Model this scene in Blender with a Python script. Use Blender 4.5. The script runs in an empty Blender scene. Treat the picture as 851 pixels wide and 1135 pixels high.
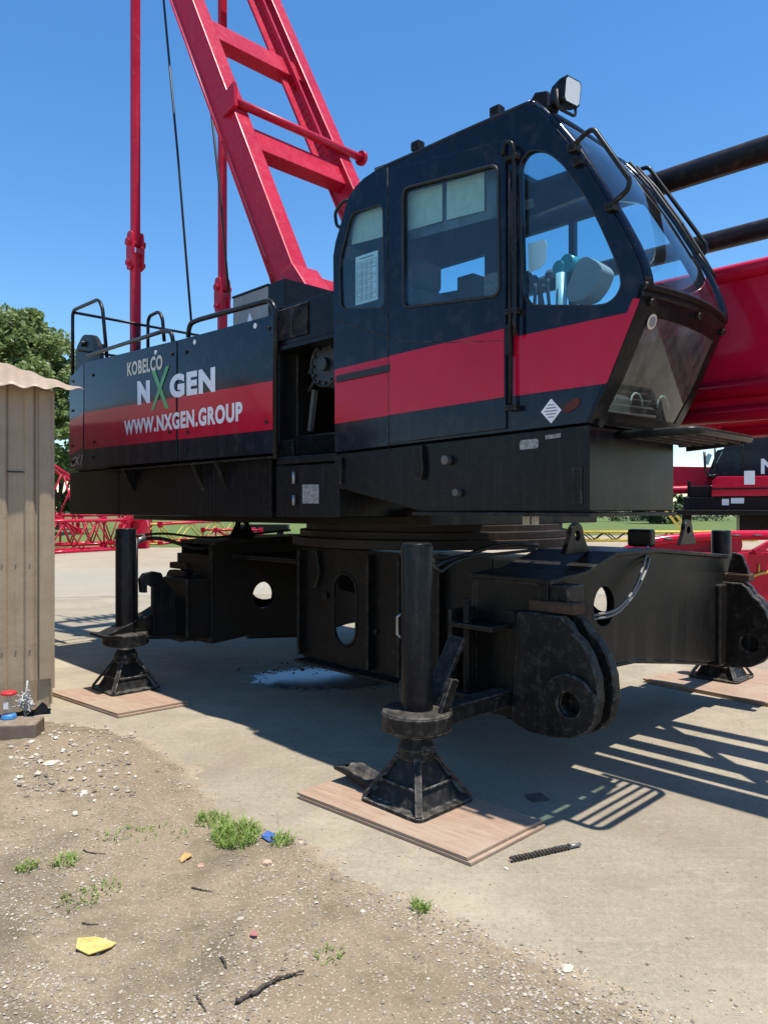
import bpy, bmesh, math, random
from mathutils import Vector, Matrix, noise as mnoise
from mathutils.geometry import delaunay_2d_cdt
random.seed(11)
R = math.radians
sc = bpy.context.scene
col = sc.collection

# ------------------------------------------------------------------ camera, sky, sun, exposure
EYE, FOC, HX, HY = 1.7, 820.0, 425.5, 563.0          # eye height (m), focal length and horizon point on an 851 x 1135 frame
cd = bpy.data.cameras.new('camera'); cam = bpy.data.objects.new('camera', cd); col.objects.link(cam)
cam.location = (0, 0, EYE); cam.rotation_euler = (R(90), 0, 0)
cd.sensor_fit = 'HORIZONTAL'; cd.sensor_width = 36; cd.lens = 36*FOC/851
cd.shift_y = -(567.5-HY)/851; cd.clip_start = .05; cd.clip_end = 3000
sc.camera = cam

SUN = Vector((.186, -.126, 1)).normalized()
w = bpy.data.worlds.new('World'); sc.world = w; w.use_nodes = True
nt = w.node_tree; nt.nodes.clear()
sk = nt.nodes.new('ShaderNodeTexSky'); sk.sky_type = 'NISHITA'; sk.sun_disc = False
sk.sun_elevation = math.asin(SUN.z); sk.sun_rotation = math.atan2(SUN.x, SUN.y)
sk.air_density = 1.0; sk.dust_density = .15; sk.ozone_density = 2.2; sk.altitude = 50
hs = nt.nodes.new('ShaderNodeHueSaturation'); hs.inputs['Saturation'].default_value = 1.28
bg = nt.nodes.new('ShaderNodeBackground'); bg.inputs[1].default_value = .122
ow = nt.nodes.new('ShaderNodeOutputWorld')
nt.links.new(sk.outputs[0], hs.inputs['Color']); nt.links.new(hs.outputs[0], bg.inputs[0]); nt.links.new(bg.outputs[0], ow.inputs[0])
sd = bpy.data.lights.new('sun', 'SUN'); sd.energy = 4.2; sd.angle = R(.53); sd.color = (1, .955, .88)
so = bpy.data.objects.new('sun', sd); col.objects.link(so); so.rotation_euler = SUN.to_track_quat('Z', 'Y').to_euler()
so.location = (6, -4, 20)
vs = sc.view_settings; vs.view_transform = 'Standard'; vs.look = 'None'; vs.exposure = .76; vs.gamma = 1; vs.use_curve_mapping = False

# ------------------------------------------------------------------ materials (all procedural)
def nd(t, typ, **kw):
    n = t.nodes.new(typ)
    for k, v in kw.items(): setattr(n, k, v)
    return n
def setin(n, d):
    for k, v in d.items(): n.inputs[k].default_value = v
def mixc(t, fac, a, b, blend='MIX'):
    m = nd(t, 'ShaderNodeMix', data_type='RGBA', blend_type=blend)
    for i, v in ((0, fac), (6, a), (7, b)):
        if isinstance(v, bpy.types.NodeSocket): t.links.new(v, m.inputs[i])
        elif i == 0: m.inputs[0].default_value = v
        else: m.inputs[i].default_value = (*v, 1)
    return m.outputs[2]
def ramp(t, src, p0, p1, v0=0.0, v1=1.0):
    m = nd(t, 'ShaderNodeMapRange'); t.links.new(src, m.inputs[0])
    for i, v in zip((1, 2, 3, 4), (p0, p1, v0, v1)): m.inputs[i].default_value = v
    return m.outputs[0]
def noise(t, vec, scale, detail=4, rough=.6, dist=0):
    n = nd(t, 'ShaderNodeTexNoise'); setin(n, {'Scale': scale, 'Detail': detail, 'Roughness': rough, 'Distortion': dist})
    t.links.new(vec, n.inputs['Vector']); return n.outputs['Fac']
def coords(t, which='Object', scale=None):
    c = nd(t, 'ShaderNodeTexCoord').outputs[which]
    if scale:
        m = nd(t, 'ShaderNodeMapping'); m.inputs['Scale'].default_value = scale; t.links.new(c, m.inputs[0]); c = m.outputs[0]
    return c
def newmat(name):
    m = bpy.data.materials.new(name); m.use_nodes = True
    t = m.node_tree; b = t.nodes['Principled BSDF']; return m, t, b

def paint(name, base, rough=.3, dust=(.30, .26, .20), dust_amt=.25, streak=.0, vary=.25, coat=0.0, metal=0.0, bump=.0, chips=0.0, rust=0.0, scale=1.0, topdust=.5, wear=0.0):
    m, t, b = newmat(name); oc = coords(t)
    n1 = noise(t, oc, 2.3*scale, 6, .65); n2 = noise(t, oc, 14*scale, 5, .7); n3 = noise(t, oc, 90*scale, 2, .6)
    c = mixc(t, ramp(t, n1, .3, .7), tuple(x*(1-vary) for x in base), tuple(min(1, x*(1+vary)) for x in base))
    df = ramp(t, n2, .52, .80, 0, dust_amt)
    g = nd(t, 'ShaderNodeNewGeometry'); sp = nd(t, 'ShaderNodeSeparateXYZ'); t.links.new(g.outputs['Normal'], sp.inputs[0])
    up = ramp(t, sp.outputs['Z'], .35, .95, 0, topdust*dust_amt*2)
    mu = nd(t, 'ShaderNodeMath', operation='MULTIPLY_ADD', use_clamp=True); t.links.new(up, mu.inputs[0]); t.links.new(ramp(t, n2, .3, .6), mu.inputs[1]); t.links.new(df, mu.inputs[2])
    f = mu.outputs[0]
    if streak:
        s = noise(t, coords(t, 'Object', (9, 9, .7)), 2.5, 5, .7)
        a = nd(t, 'ShaderNodeMath', operation='ADD', use_clamp=True); t.links.new(f, a.inputs[0]); t.links.new(ramp(t, s, .52, .75, 0, streak), a.inputs[1]); f = a.outputs[0]
    c = mixc(t, f, c, dust)
    if rust:
        r = ramp(t, noise(t, oc, 5*scale, 8, .75), .60, .70, 0, rust); c = mixc(t, r, c, (.14, .055, .025))
    if chips:
        r = ramp(t, n3, .72, .76, 0, chips); c = mixc(t, r, c, (.45, .42, .38))
    if wear:                                            # paint rubbed off along edges
        bv = nd(t, 'ShaderNodeBevel', samples=4); bv.inputs['Radius'].default_value = .014
        dt = nd(t, 'ShaderNodeVectorMath', operation='DOT_PRODUCT'); t.links.new(bv.outputs[0], dt.inputs[0]); t.links.new(g.outputs['Normal'], dt.inputs[1])
        k = nd(t, 'ShaderNodeMath', operation='MULTIPLY'); t.links.new(ramp(t, dt.outputs['Value'], .985, .90), k.inputs[0]); t.links.new(ramp(t, n2, .40, .62, 0, wear), k.inputs[1])
        c = mixc(t, k.outputs[0], c, (.30, .27, .235))
    t.links.new(c, b.inputs['Base Color'])
    ra = nd(t, 'ShaderNodeMath', operation='MULTIPLY_ADD', use_clamp=True); t.links.new(f, ra.inputs[0]); ra.inputs[1].default_value = .55; t.links.new(ramp(t, n1, .3, .7, rough*.85, rough*1.2), ra.inputs[2])
    t.links.new(ra.outputs[0], b.inputs['Roughness'])
    b.inputs['Specular IOR Level'].default_value = .20 if coat else .16
    b.inputs['Metallic'].default_value = metal; b.inputs['Coat Weight'].default_value = coat; b.inputs['Coat Roughness'].default_value = .06
    if bump:
        bp = nd(t, 'ShaderNodeBump'); bp.inputs['Strength'].default_value = bump; bp.inputs['Distance'].default_value = .02
        t.links.new(n1 if coat else n2, bp.inputs['Height']); t.links.new(bp.outputs[0], b.inputs['Normal'])
    return m
def plain(name, c, rough=.5, metal=0.0, vary=.12, sc_=8, bump=0.0):
    m, t, b = newmat(name); oc = coords(t)
    n = noise(t, oc, sc_, 5, .65)
    t.links.new(mixc(t, ramp(t, n, .3, .7), tuple(x*(1-vary) for x in c), tuple(min(1, x*(1+vary)) for x in c)), b.inputs['Base Color'])
    b.inputs['Roughness'].default_value = rough; b.inputs['Metallic'].default_value = metal
    if bump:
        bp = nd(t, 'ShaderNodeBump'); bp.inputs['Strength'].default_value = bump; bp.inputs['Distance'].default_value = .01
        t.links.new(n, bp.inputs['Height']); t.links.new(bp.outputs[0], b.inputs['Normal'])
    return m
def glassmat(name, tint, ior=1.5, dirt=.04):
    m, t, b = newmat(name); t.nodes.remove(b)
    tr = nd(t, 'ShaderNodeBsdfTransparent'); tr.inputs[0].default_value = (*tint, 1)
    gl = nd(t, 'ShaderNodeBsdfGlossy'); gl.inputs['Roughness'].default_value = .02; gl.inputs[0].default_value = (1, 1, 1, 1)
    lw = nd(t, 'ShaderNodeLayerWeight'); lw.inputs[0].default_value = .5
    pw = nd(t, 'ShaderNodeMath', operation='POWER'); t.links.new(lw.outputs['Facing'], pw.inputs[0]); pw.inputs[1].default_value = 4.5
    fr = nd(t, 'ShaderNodeMath', operation='MULTIPLY_ADD'); t.links.new(pw.outputs[0], fr.inputs[0]); fr.inputs[1].default_value = .9; fr.inputs[2].default_value = .035
    mx = nd(t, 'ShaderNodeMixShader'); t.links.new(fr.outputs[0], mx.inputs[0]); t.links.new(tr.outputs[0], mx.inputs[1]); t.links.new(gl.outputs[0], mx.inputs[2])
    df = nd(t, 'ShaderNodeBsdfDiffuse'); df.inputs[0].default_value = (.6, .58, .52, 1)
    n = noise(t, coords(t, 'Object', (3, 3, 1.2)), 3, 6, .7)
    m2 = nd(t, 'ShaderNodeMixShader'); t.links.new(ramp(t, n, .35, .75, dirt*.3, dirt*2), m2.inputs[0]); t.links.new(mx.outputs[0], m2.inputs[1]); t.links.new(df.outputs[0], m2.inputs[2])
    t.links.new(m2.outputs[0], t.nodes['Material Output'].inputs[0]); return m

NAVY = paint('navy gloss paint', (.004, .009, .020), .15, dust_amt=.10, streak=.035, vary=.15, coat=.12, bump=.03, scale=.6)
BLACK = paint('black satin paint', (.006, .0068, .0092), .30, dust_amt=.05, streak=.055, chips=.22, bump=.02)
BLACKD = paint('dusty black steel', (.0095, .0086, .0078), .42, dust=(.085, .066, .048), dust_amt=.16, streak=.09, chips=.25, rust=.25, bump=.06, wear=.35)
BLACKW = paint('worn black casting', (.010, .010, .010), .40, dust=(.20, .175, .145), dust_amt=.30, streak=.10, chips=.25, rust=.25, bump=.12, scale=1.6, wear=.8)
RED = paint('red gloss paint', (.50, .006, .034), .16, dust=(.35, .12, .10), dust_amt=.12, streak=.05, vary=.10, coat=.12, bump=.03, scale=.6)
REDM = paint('red machine paint', (.42, .010, .036), .34, dust=(.42, .20, .20), dust_amt=.20, vary=.12, streak=.10, chips=.3, bump=.03)
RUBBER = plain('black rubber', (.012, .012, .012), .5)
TUBEB = paint('black handrail paint', (.012, .013, .014), .28, dust_amt=.12, chips=.2)
STEEL = paint('bare grey steel', (.30, .30, .30), .35, dust_amt=.3, metal=.7)
CHORD = paint('black boom tube', (.022, .020, .019), .36, dust=(.20, .12, .08), dust_amt=.35, rust=.30)
RINGM = paint('brown grease steel', (.022, .016, .013), .5, dust=(.11, .08, .058), dust_amt=.3, rust=.3)
WHITE = plain('white vinyl lettering', (.78, .78, .80), .3, vary=.04)
CREAM = plain('cream vinyl lettering', (.62, .56, .44), .35, vary=.06)
GREEN = plain('green vinyl lettering', (.07, .34, .08), .3, vary=.06)
GREYP = paint('grey cabinet paint', (.26, .27, .27), .45, dust_amt=.15)
GLASS = glassmat('cab glass', (.80, .93, .96), 1.5, .010)
GLASSD = glassmat('dusty lower glass', (.58, .74, .68), 1.5, .11)
LENS = plain('lamp lens', (.75, .75, .72), .12, vary=.05, sc_=60)
PAPER = plain('paper sheet', (.72, .73, .74), .7, vary=.05)
INK = plain('printed grey lines', (.22, .22, .24), .7)
BLIND = plain('cream sun blind', (.50, .52, .42), .8, vary=.12, sc_=20)
SEATM = plain('dark seat cloth', (.035, .04, .05), .85, vary=.3)
CABIN = plain('grey cab trim', (.30, .31, .31), .55, vary=.1)
TEAL = plain('teal plastic', (.03, .30, .36), .3)
DARKIN = plain('dark cab lining', (.020, .024, .030), .7)
ALU = plain('light worn plate', (.24, .24, .225), .55, vary=.6, sc_=45)

def ply_mat():
    m, t, b = newmat('weathered plywood'); oc = coords(t)
    g = noise(t, coords(t, 'Object', (1.2, 14, 14)), 3, 6, .7); st = noise(t, oc, 2.2, 6, .7); f = noise(t, oc, 40, 3, .7)
    c = mixc(t, ramp(t, g, .3, .7), (.24, .145, .095), (.38, .265, .185))
    c = mixc(t, ramp(t, st, .44, .68, 0, .7), c, (.36, .285, .205)); c = mixc(t, ramp(t, f, .62, .78, 0, .6), c, (.10, .06, .04))
    t.links.new(c, b.inputs['Base Color']); b.inputs['Roughness'].default_value = .75
    bp = nd(t, 'ShaderNodeBump'); bp.inputs['Strength'].default_value = .25; bp.inputs['Distance'].default_value = .01; t.links.new(g, bp.inputs['Height']); t.links.new(bp.outputs[0], b.inputs['Normal'])
    return m
PLY = ply_mat()

def ground_mat(name, cols, scales, bump=.4, dist=.02, speck=None, cracks=False, rough=.92):
    m, t, b = newmat(name); oc = coords(t)
    big = noise(t, oc, scales[0], 7, .62, .4); mid = noise(t, oc, scales[1], 7, .7); fine = noise(t, oc, scales[2], 4, .7)
    c = mixc(t, ramp(t, big, .32, .68), cols[0], cols[1]); c = mixc(t, ramp(t, mid, .45, .72, 0, .75), c, cols[2])
    c = mixc(t, ramp(t, fine, .3, .75, 0, .7), c, tuple(x*.62 for x in cols[0]))
    if speck:
        v = nd(t, 'ShaderNodeTexVoronoi'); v.inputs['Scale'].default_value = speck[0]; t.links.new(oc, v.inputs['Vector'])
        wn = nd(t, 'ShaderNodeSeparateColor'); t.links.new(v.outputs['Color'], wn.inputs[0])
        k = nd(t, 'ShaderNodeMath', operation='MULTIPLY'); t.links.new(ramp(t, v.outputs['Distance'], .22, .34, 1, 0), k.inputs[0]); t.links.new(ramp(t, wn.outputs[0], .62, .66), k.inputs[1])
        c = mixc(t, k.outputs[0], c, speck[1])
    if cracks:
        s = noise(t, oc, .8, 9, .72, 1.0); c = mixc(t, ramp(t, s, .50, .68, 0, .75), c, (.215, .175, .125))
        s2 = noise(t, oc, .45, 6, .65); c = mixc(t, ramp(t, s2, .52, .66, 0, .7), c, (.41, .345, .25))
        s4 = noise(t, coords(t, 'Object', (1, 6, 1)), 1.6, 7, .75, .6); c = mixc(t, ramp(t, s4, .56, .74, 0, .5), c, (.42, .365, .275))
        s5 = noise(t, oc, 9, 7, .8, .5); c = mixc(t, ramp(t, s5, .55, .72, 0, .6), c, (.19, .155, .11))
        v = nd(t, 'ShaderNodeTexVoronoi', feature='DISTANCE_TO_EDGE'); v.inputs['Scale'].default_value = .42
        dn = nd(t, 'ShaderNodeTexNoise'); setin(dn, {'Scale': 2.2, 'Detail': 6}); t.links.new(oc, dn.inputs['Vector']); ad0 = nd(t, 'ShaderNodeVectorMath', operation='MULTIPLY_ADD'); t.links.new(dn.outputs['Color'], ad0.inputs[0]); ad0.inputs[1].default_value = (.9, .9, 0); t.links.new(oc, ad0.inputs[2]); t.links.new(ad0.outputs[0], v.inputs['Vector'])
        c = mixc(t, ramp(t, v.outputs['Distance'], .0, .005, .22, 0), c, (.11, .09, .065))
        s6 = noise(t, oc, 28, 5, .8); c = mixc(t, ramp(t, s6, .54, .68, 0, .45), c, (.15, .125, .09)); c = mixc(t, ramp(t, s6, .44, .32, 0, .4), c, (.44, .395, .31))
        s3 = noise(t, oc, 150, 3, .7); c = mixc(t, ramp(t, s3, .58, .72, 0, .75), c, (.12, .10, .075)); c = mixc(t, ramp(t, s3, .42, .28, 0, .5), c, (.50, .45, .36))
    if speck:
        at_ = nd(t, 'ShaderNodeAttribute', attribute_name='sandy'); sm_ = nd(t, 'ShaderNodeMath', operation='ADD'); t.links.new(at_.outputs['Fac'], sm_.inputs[0]); t.links.new(ramp(t, mid, .3, .7, -.35, .35), sm_.inputs[1])
        sand = ramp(t, sm_.outputs[0], .45, .95)
        s = noise(t, oc, 1.1, 7, .7, .8); c = mixc(t, ramp(t, s, .50, .66, 0, .65), c, (.085, .070, .045)); s2 = noise(t, oc, 170, 3, .75); c = mixc(t, ramp(t, s2, .56, .72, 0, .8), c, (.40, .34, .26)); c = mixc(t, ramp(t, s2, .42, .30, 0, .7), c, (.075, .052, .034)); c = mixc(t, sand, c, (.32, .26, .18))
    t.links.new(c, b.inputs['Base Color']); b.inputs['Roughness'].default_value = rough; b.inputs['Specular IOR Level'].default_value = .2
    bp = nd(t, 'ShaderNodeBump'); bp.inputs['Strength'].default_value = bump; bp.inputs['Distance'].default_value = dist
    ad = nd(t, 'ShaderNodeMath', operation='MULTIPLY_ADD'); t.links.new(fine, ad.inputs[0]); ad.inputs[1].default_value = .5; t.links.new(mid, ad.inputs[2])
    t.links.new(ad.outputs[0], bp.inputs['Height']); t.links.new(bp.outputs[0], b.inputs['Normal'])
    return m
YARD = ground_mat('caliche yard', [(.34, .27, .185), (.43, .36, .26), (.30, .235, .155)], (.18, 1.7, 30), .5, .03)
CONC = ground_mat('worn concrete', [(.29, .245, .177), (.365, .315, .232), (.245, .207, .148)], (.5, 3.2, 55), .25, .006, cracks=True)
DIRT = ground_mat('brown dirt', [(.235, .18, .115), (.33, .26, .175), (.165, .125, .078)], (.9, 6, 70), .7, .012, speck=(85, (.42, .37, .29)))
GRASSG = ground_mat('mown grass', [(.10, .15, .035), (.16, .19, .06), (.07, .11, .03)], (.15, 1.2, 12), .5, .05)
def rnd_mat(name, a, b_, rough=.85, trans=0.0):
    m, t, b = newmat(name); g = nd(t, 'ShaderNodeNewGeometry')
    r = g.outputs['Random Per Island']
    t.links.new(mixc(t, r, a, b_), b.inputs['Base Color']); b.inputs['Roughness'].default_value = rough
    if trans:
        tl = nd(t, 'ShaderNodeBsdfTranslucent'); mx = nd(t, 'ShaderNodeMixShader'); mx.inputs[0].default_value = trans
        t.links.new(mixc(t, r, a, b_), tl.inputs[0]); t.links.new(b.outputs[0], mx.inputs[1]); t.links.new(tl.outputs[0], mx.inputs[2]); t.links.new(mx.outputs[0], t.nodes['Material Output'].inputs[0])
    return m
PEB = rnd_mat('mixed pebbles', (.16, .12, .085), (.50, .44, .355))
ROCK = plain('pale limestone', (.50, .45, .37), .9, vary=.25, sc_=14, bump=.5)
BLADE = rnd_mat('grass blades', (.13, .22, .03), (.27, .38, .08), .6, .35)
LEAF = rnd_mat('oak leaves', (.10, .155, .04), (.25, .32, .11), .55, .45)
LEAF2 = rnd_mat('hedge leaves', (.03, .065, .02), (.08, .13, .04), .55, .25)
BARK = plain('bark', (.12, .09, .065), .9, vary=.4, bump=.6)

def shed_mat():
    m, t, b = newmat('tan ribbed sheet'); oc = coords(t)
    s = noise(t, coords(t, 'Object', (7, 7, .6)), 3, 6, .7); n = noise(t, oc, 3, 6, .7); f = noise(t, oc, 60, 3, .7)
    c = mixc(t, ramp(t, n, .3, .7), (.31, .22, .14), (.39, .295, .20)); c = mixc(t, ramp(t, s, .52, .75, 0, .5), c, (.21, .155, .10))
    c = mixc(t, ramp(t, f, .66, .72, 0, .5), c, (.16, .11, .07))
    t.links.new(c, b.inputs['Base Color']); b.inputs['Roughness'].default_value = .5
    bp = nd(t, 'ShaderNodeBump'); bp.inputs['Strength'].default_value = .2; bp.inputs['Distance'].default_value = .03; t.links.new(n, bp.inputs['Height']); t.links.new(bp.outputs[0], b.inputs['Normal'])
    return m
SHED = shed_mat()

# ------------------------------------------------------------------ helpers
class MB:
    def __init__(s): s.bm = bmesh.new()
    def poly(s, pts, smooth=False):
        vs_ = [s.bm.verts.new(p) for p in pts]; f = s.bm.faces.new(vs_); f.smooth = smooth; return f
    def hexa(s, p):                                    # 8 corners: 4 below, 4 above, same order
        v = [s.bm.verts.new(q) for q in p]
        for i in ((3, 2, 1, 0), (4, 5, 6, 7), (0, 1, 5, 4), (1, 2, 6, 5), (2, 3, 7, 6), (3, 0, 4, 7)): s.bm.faces.new([v[k] for k in i])
        return s
    def box(s, x0, x1, y0, y1, z0, z1):
        return s.hexa([(x0, y0, z0), (x1, y0, z0), (x1, y1, z0), (x0, y1, z0), (x0, y0, z1), (x1, y0, z1), (x1, y1, z1), (x0, y1, z1)])
    def bar(s, a, b, wx, wy, up=(0, 0, 1)):            # rectangular bar from a to b
        a = Vector(a); b = Vector(b); d = (b-a).normalized(); u = Vector(up)
        sx = d.cross(u).normalized(); sy = sx.cross(d).normalized()
        c = [(-1, -1), (1, -1), (1, 1), (-1, 1)]
        return s.hexa([a+sx*wx/2*i+sy*wy/2*j for i, j in c]+[b+sx*wx/2*i+sy*wy/2*j for i, j in c])
    def prism(s, poly, plane, a0, a1, holes=()):
        loops = [list(poly)]+[list(h) for h in holes]
        def P3(q, a): return {'xz': (q[0], a, q[1]), 'yz': (a, q[0], q[1]), 'xy': (q[0], q[1], a)}[plane]
        flat = [Vector((q[0], q[1])) for l in loops for q in l]; edges = []; k = 0
        for l in loops:
            n = len(l); edges += [(k+i, k+(i+1) % n) for i in range(n)]; k += n
        if len(loops) == 1 and len(flat) <= 4: cv, fs = flat, [list(range(len(flat)))]
        else:
            def inside(q, l):
                c = False
                for (ax, ay), (bx_, by_) in zip(l, l[1:]+l[:1]):
                    if (ay > q.y) != (by_ > q.y) and q.x < (bx_-ax)*(q.y-ay)/(by_-ay)+ax: c = not c
                return c
            r = delaunay_2d_cdt(flat, edges, [], 0, 1e-6); cv = r[0]; fs = []
            for f in r[2]:
                q = sum((cv[i] for i in f), Vector((0, 0)))/len(f)
                if sum(inside(q, [tuple(p)[:2] for p in l]) for l in loops) == 1: fs.append(f)
        def near(q):
            best = min(range(len(flat)), key=lambda i: (flat[i]-q).length_squared)
            return best
        idx = [near(q) for q in cv]
        lo = [s.bm.verts.new(P3(q, a0)) for q in flat]; hi = [s.bm.verts.new(P3(q, a1)) for q in flat]
        for f in fs:
            t = [idx[i] for i in f]
            if len(set(t)) < 3: continue
            try: s.bm.faces.new([lo[i] for i in t]); s.bm.faces.new([hi[i] for i in reversed(t)])
            except ValueError: pass
        for i, j in edges: s.bm.faces.new([lo[i], lo[j], hi[j], hi[i]])
        return s
    def tube(s, pts, r, seg=10, closed=False, caps=True, r1=None):
        pts = [Vector(p) for p in pts]; n = len(pts); rings = []; prev = None
        for i, p in enumerate(pts):
            if closed: d = pts[(i+1) % n]-pts[i-1]
            else: d = pts[min(i+1, n-1)]-pts[max(i-1, 0)]
            d.normalize()
            u = (prev-d*prev.dot(d)) if prev is not None else d.orthogonal()
            if u.length < 1e-5: u = d.orthogonal()
            u.normalize(); prev = u; v = d.cross(u)
            rr = r if r1 is None else r+(r1-r)*i/max(1, n-1)
            rings.append([s.bm.verts.new(p+(u*math.cos(2*math.pi*k/seg)+v*math.sin(2*math.pi*k/seg))*rr) for k in range(seg)])
        for i in range(n if closed else n-1):
            a = rings[i]; b = rings[(i+1) % n]
            for k in range(seg):
                f = s.bm.faces.new([a[k], a[(k+1) % seg], b[(k+1) % seg], b[k]]); f.smooth = True
        if caps and not closed:
            s.bm.faces.new(list(reversed(rings[0]))); s.bm.faces.new(rings[-1])
        return s
    def cyl(s, a, b, r, r1=None, seg=24): return s.tube([a, b], r, seg, r1=r1)
    def lathe(s, c, prof, seg=28):                     # prof: (radius, z) from bottom to top
        rings = [[s.bm.verts.new((c[0]+r*math.cos(2*math.pi*k/seg), c[1]+r*math.sin(2*math.pi*k/seg), c[2]+z)) for k in range(seg)] for r, z in prof]
        for a, b in zip(rings, rings[1:]):
            for k in range(seg): s.bm.faces.new([a[k], a[(k+1) % seg], b[(k+1) % seg], b[k]])
        s.bm.faces.new(list(reversed(rings[0]))); s.bm.faces.new(rings[-1]); return s
    def build(s, name, mat, parent=None, bev=0.0, seg=2, smooth_angle=None):
        bmesh.ops.recalc_face_normals(s.bm, faces=s.bm.faces)
        me = bpy.data.meshes.new(name); s.bm.to_mesh(me); s.bm.free(); me.materials.append(mat)
        o = bpy.data.objects.new(name, me); col.objects.link(o)
        if parent is not None: o.parent = parent
        if smooth_angle:
            me.set_sharp_from_angle(angle=R(smooth_angle))
            for p in me.polygons: p.use_smooth = True
        if bev:
            m = o.modifiers.new('bevel', 'BEVEL'); m.width = bev; m.segments = seg; m.limit_method = 'ANGLE'; m.angle_limit = R(35)
        return o
def build_each(m, name, mat, parent=None, bev=0.0, seg=2):
    """every separate piece collected in m becomes an object of its own"""
    left = set(m.bm.verts); out = []
    while left:
        st = [left.pop()]; isl = set(st)
        while st:
            v = st.pop()
            for e in v.link_edges:
                o_ = e.other_vert(v)
                if o_ in left: left.discard(o_); isl.add(o_); st.append(o_)
        mm = MB(); vm = {v: mm.bm.verts.new(v.co) for v in isl}
        for f in {f for v in isl for f in v.link_faces}: nf = mm.bm.faces.new([vm[v] for v in f.verts]); nf.smooth = f.smooth
        out.append(mm.build(name, mat, parent, bev, seg))
    m.bm.free(); return out
def circ(cx, cy, r, n=28, a0=0, sy=1.0): return [(cx+r*math.cos(a0+2*math.pi*k/n), cy+r*sy*math.sin(a0+2*math.pi*k/n)) for k in range(n)]
def rnd(path, rad=.06, n=5):                           # round the corners of a polyline
    path = [Vector(p) for p in path]; out = [path[0]]
    for a, b, c in zip(path, path[1:], path[2:]):
        u = (a-b); v = (c-b); q = min(rad, u.length*.48, v.length*.48); p0 = b+u.normalized()*q; p1 = b+v.normalized()*q
        for k in range(n+1):
            t = k/n; out.append(p0*(1-t)**2+b*2*t*(1-t)+p1*t*t)
    out.append(path[-1]); return out
def rpoly(poly, rad, n=4):
    P = [Vector((q[0], q[1])) for q in poly]; out = []; m = len(P)
    for i in range(m):
        a, b, c = P[i-1], P[i], P[(i+1) % m]; u = a-b; v = c-b; q = min(rad, u.length*.45, v.length*.45)
        p0 = b+u.normalized()*q; p1 = b+v.normalized()*q
        for k in range(n+1):
            t = k/n; z = p0*(1-t)**2+b*2*t*(1-t)+p1*t*t; out.append((z.x, z.y))
    return out
def tag(o, label=None, cat=None, group=None, kind=None):
    for k, v in (('label', label), ('category', cat), ('group', group), ('kind', kind)):
        if v: o[k] = v
    return o
def empty(name, loc=(0, 0, 0), rz=0.0):
    o = bpy.data.objects.new(name, None); col.objects.link(o); o.location = loc; o.rotation_euler = (0, 0, rz); o.empty_display_size = .3; return o
def dup(o, parent=None):
    c = o.copy(); col.objects.link(c); c.parent = parent
    for ch in list(o.children): dup(ch, c)
    return c
def text_mesh(name, s, mat, parent, corners, off=.012, thick=.002, shear=0.0, spacing=1.0):
    """lettering on an upright plane; corners = bottom left, bottom right, top right, top left in the parent's space"""
    cu = bpy.data.curves.new(name, 'FONT'); cu.body = s; cu.offset = off; cu.resolution_u = 5; cu.shear = shear; cu.space_character = spacing
    to = bpy.data.objects.new(name, cu); col.objects.link(to)
    bpy.context.view_layer.update()
    me = bpy.data.meshes.new_from_object(to.evaluated_get(bpy.context.evaluated_depsgraph_get())); bpy.data.objects.remove(to)
    xs = [v.co.x for v in me.vertices]; ys = [v.co.y for v in me.vertices]; x0, x1, y0, y1 = min(xs), max(xs), min(ys), max(ys)
    A, B, C_, D = [Vector(c) for c in corners]; nrm = (B-A).cross(D-A).normalized()
    for v in me.vertices:
        u = (v.co.x-x0)/(x1-x0); q = (v.co.y-y0)/(y1-y0)
        v.co = (A*(1-u)+B*u)*(1-q)+(D*(1-u)+C_*u)*q+nrm*thick
    me.materials.clear(); me.materials.append(mat)
    o = bpy.data.objects.new(name, me); col.objects.link(o); o.parent = parent; return o

# the crane's own axes: x forward, y to its left (away from us), origin on the slewing centre
FX, FY = .7001, -.7141; PX, PY = .7141, .7001; AC, PC = -4.709, 5.27
CX, CY = FX*AC+PX*PC, FY*AC+PY*PC
def S(px, py, y=-1.92):                                # trace a photo point onto the crane's lengthways plane at y -> (x, z)
    p = y+PC; r = (px-HX)/FOC; a = (r*PY-PX)*p/(FX-r*FY); Z = FY*a+PY*p
    return (a-AC, EYE+(HY-py)/FOC*Z)
def S3(px, py, y=-1.92):
    x, z = S(px, py, y); return (x, y, z)
def Fr(px, py, x):                                     # the same onto its crossways plane at x -> (y, z)
    a = x+AC; r = (px-HX)/FOC; p = (r*FY-FX)*a/(PX-r*PY); Z = FY*a+PY*p
    return (p-PC, EYE+(HY-py)/FOC*Z)
def G(px, py, z=0.0):                                  # onto level ground -> world (x, y)
    Z = (EYE-z)*FOC/(py-HY); return ((px-HX)/FOC*Z, Z)
def at(px, py, Z): return ((px-HX)/FOC*Z, Z, EYE+(HY-py)/FOC*Z)
def local(X, Y):
    X -= CX; Y -= CY; return (X*FX+Y*FY, X*PX+Y*PY)
# ================================================================== THE CRANE
YS = -1.92
crane = empty('crawler_crane', (CX, CY, 0), math.atan2(FY, FX))
tag(crane, 'big black and red crane up on four jacks without its crawler tracks', 'crane')
SP = lambda pts, y=YS: [S(px, py, y) for px, py in pts]

# ---- upper frame
m = MB(); m.box(-3.75, 1.05, -1.2, 1.2, 1.56, 1.70); m.box(-3.9, .15, -1.74, 1.74, 1.68, 2.95); m.box(.15, 1.0, -.95, 1.3, 1.68, 2.35)
m.box(.15, .80, -1.0, -.96, 1.7, 3.05)
frame = m.build('upper_frame', BLACKD, crane, .01)
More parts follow.
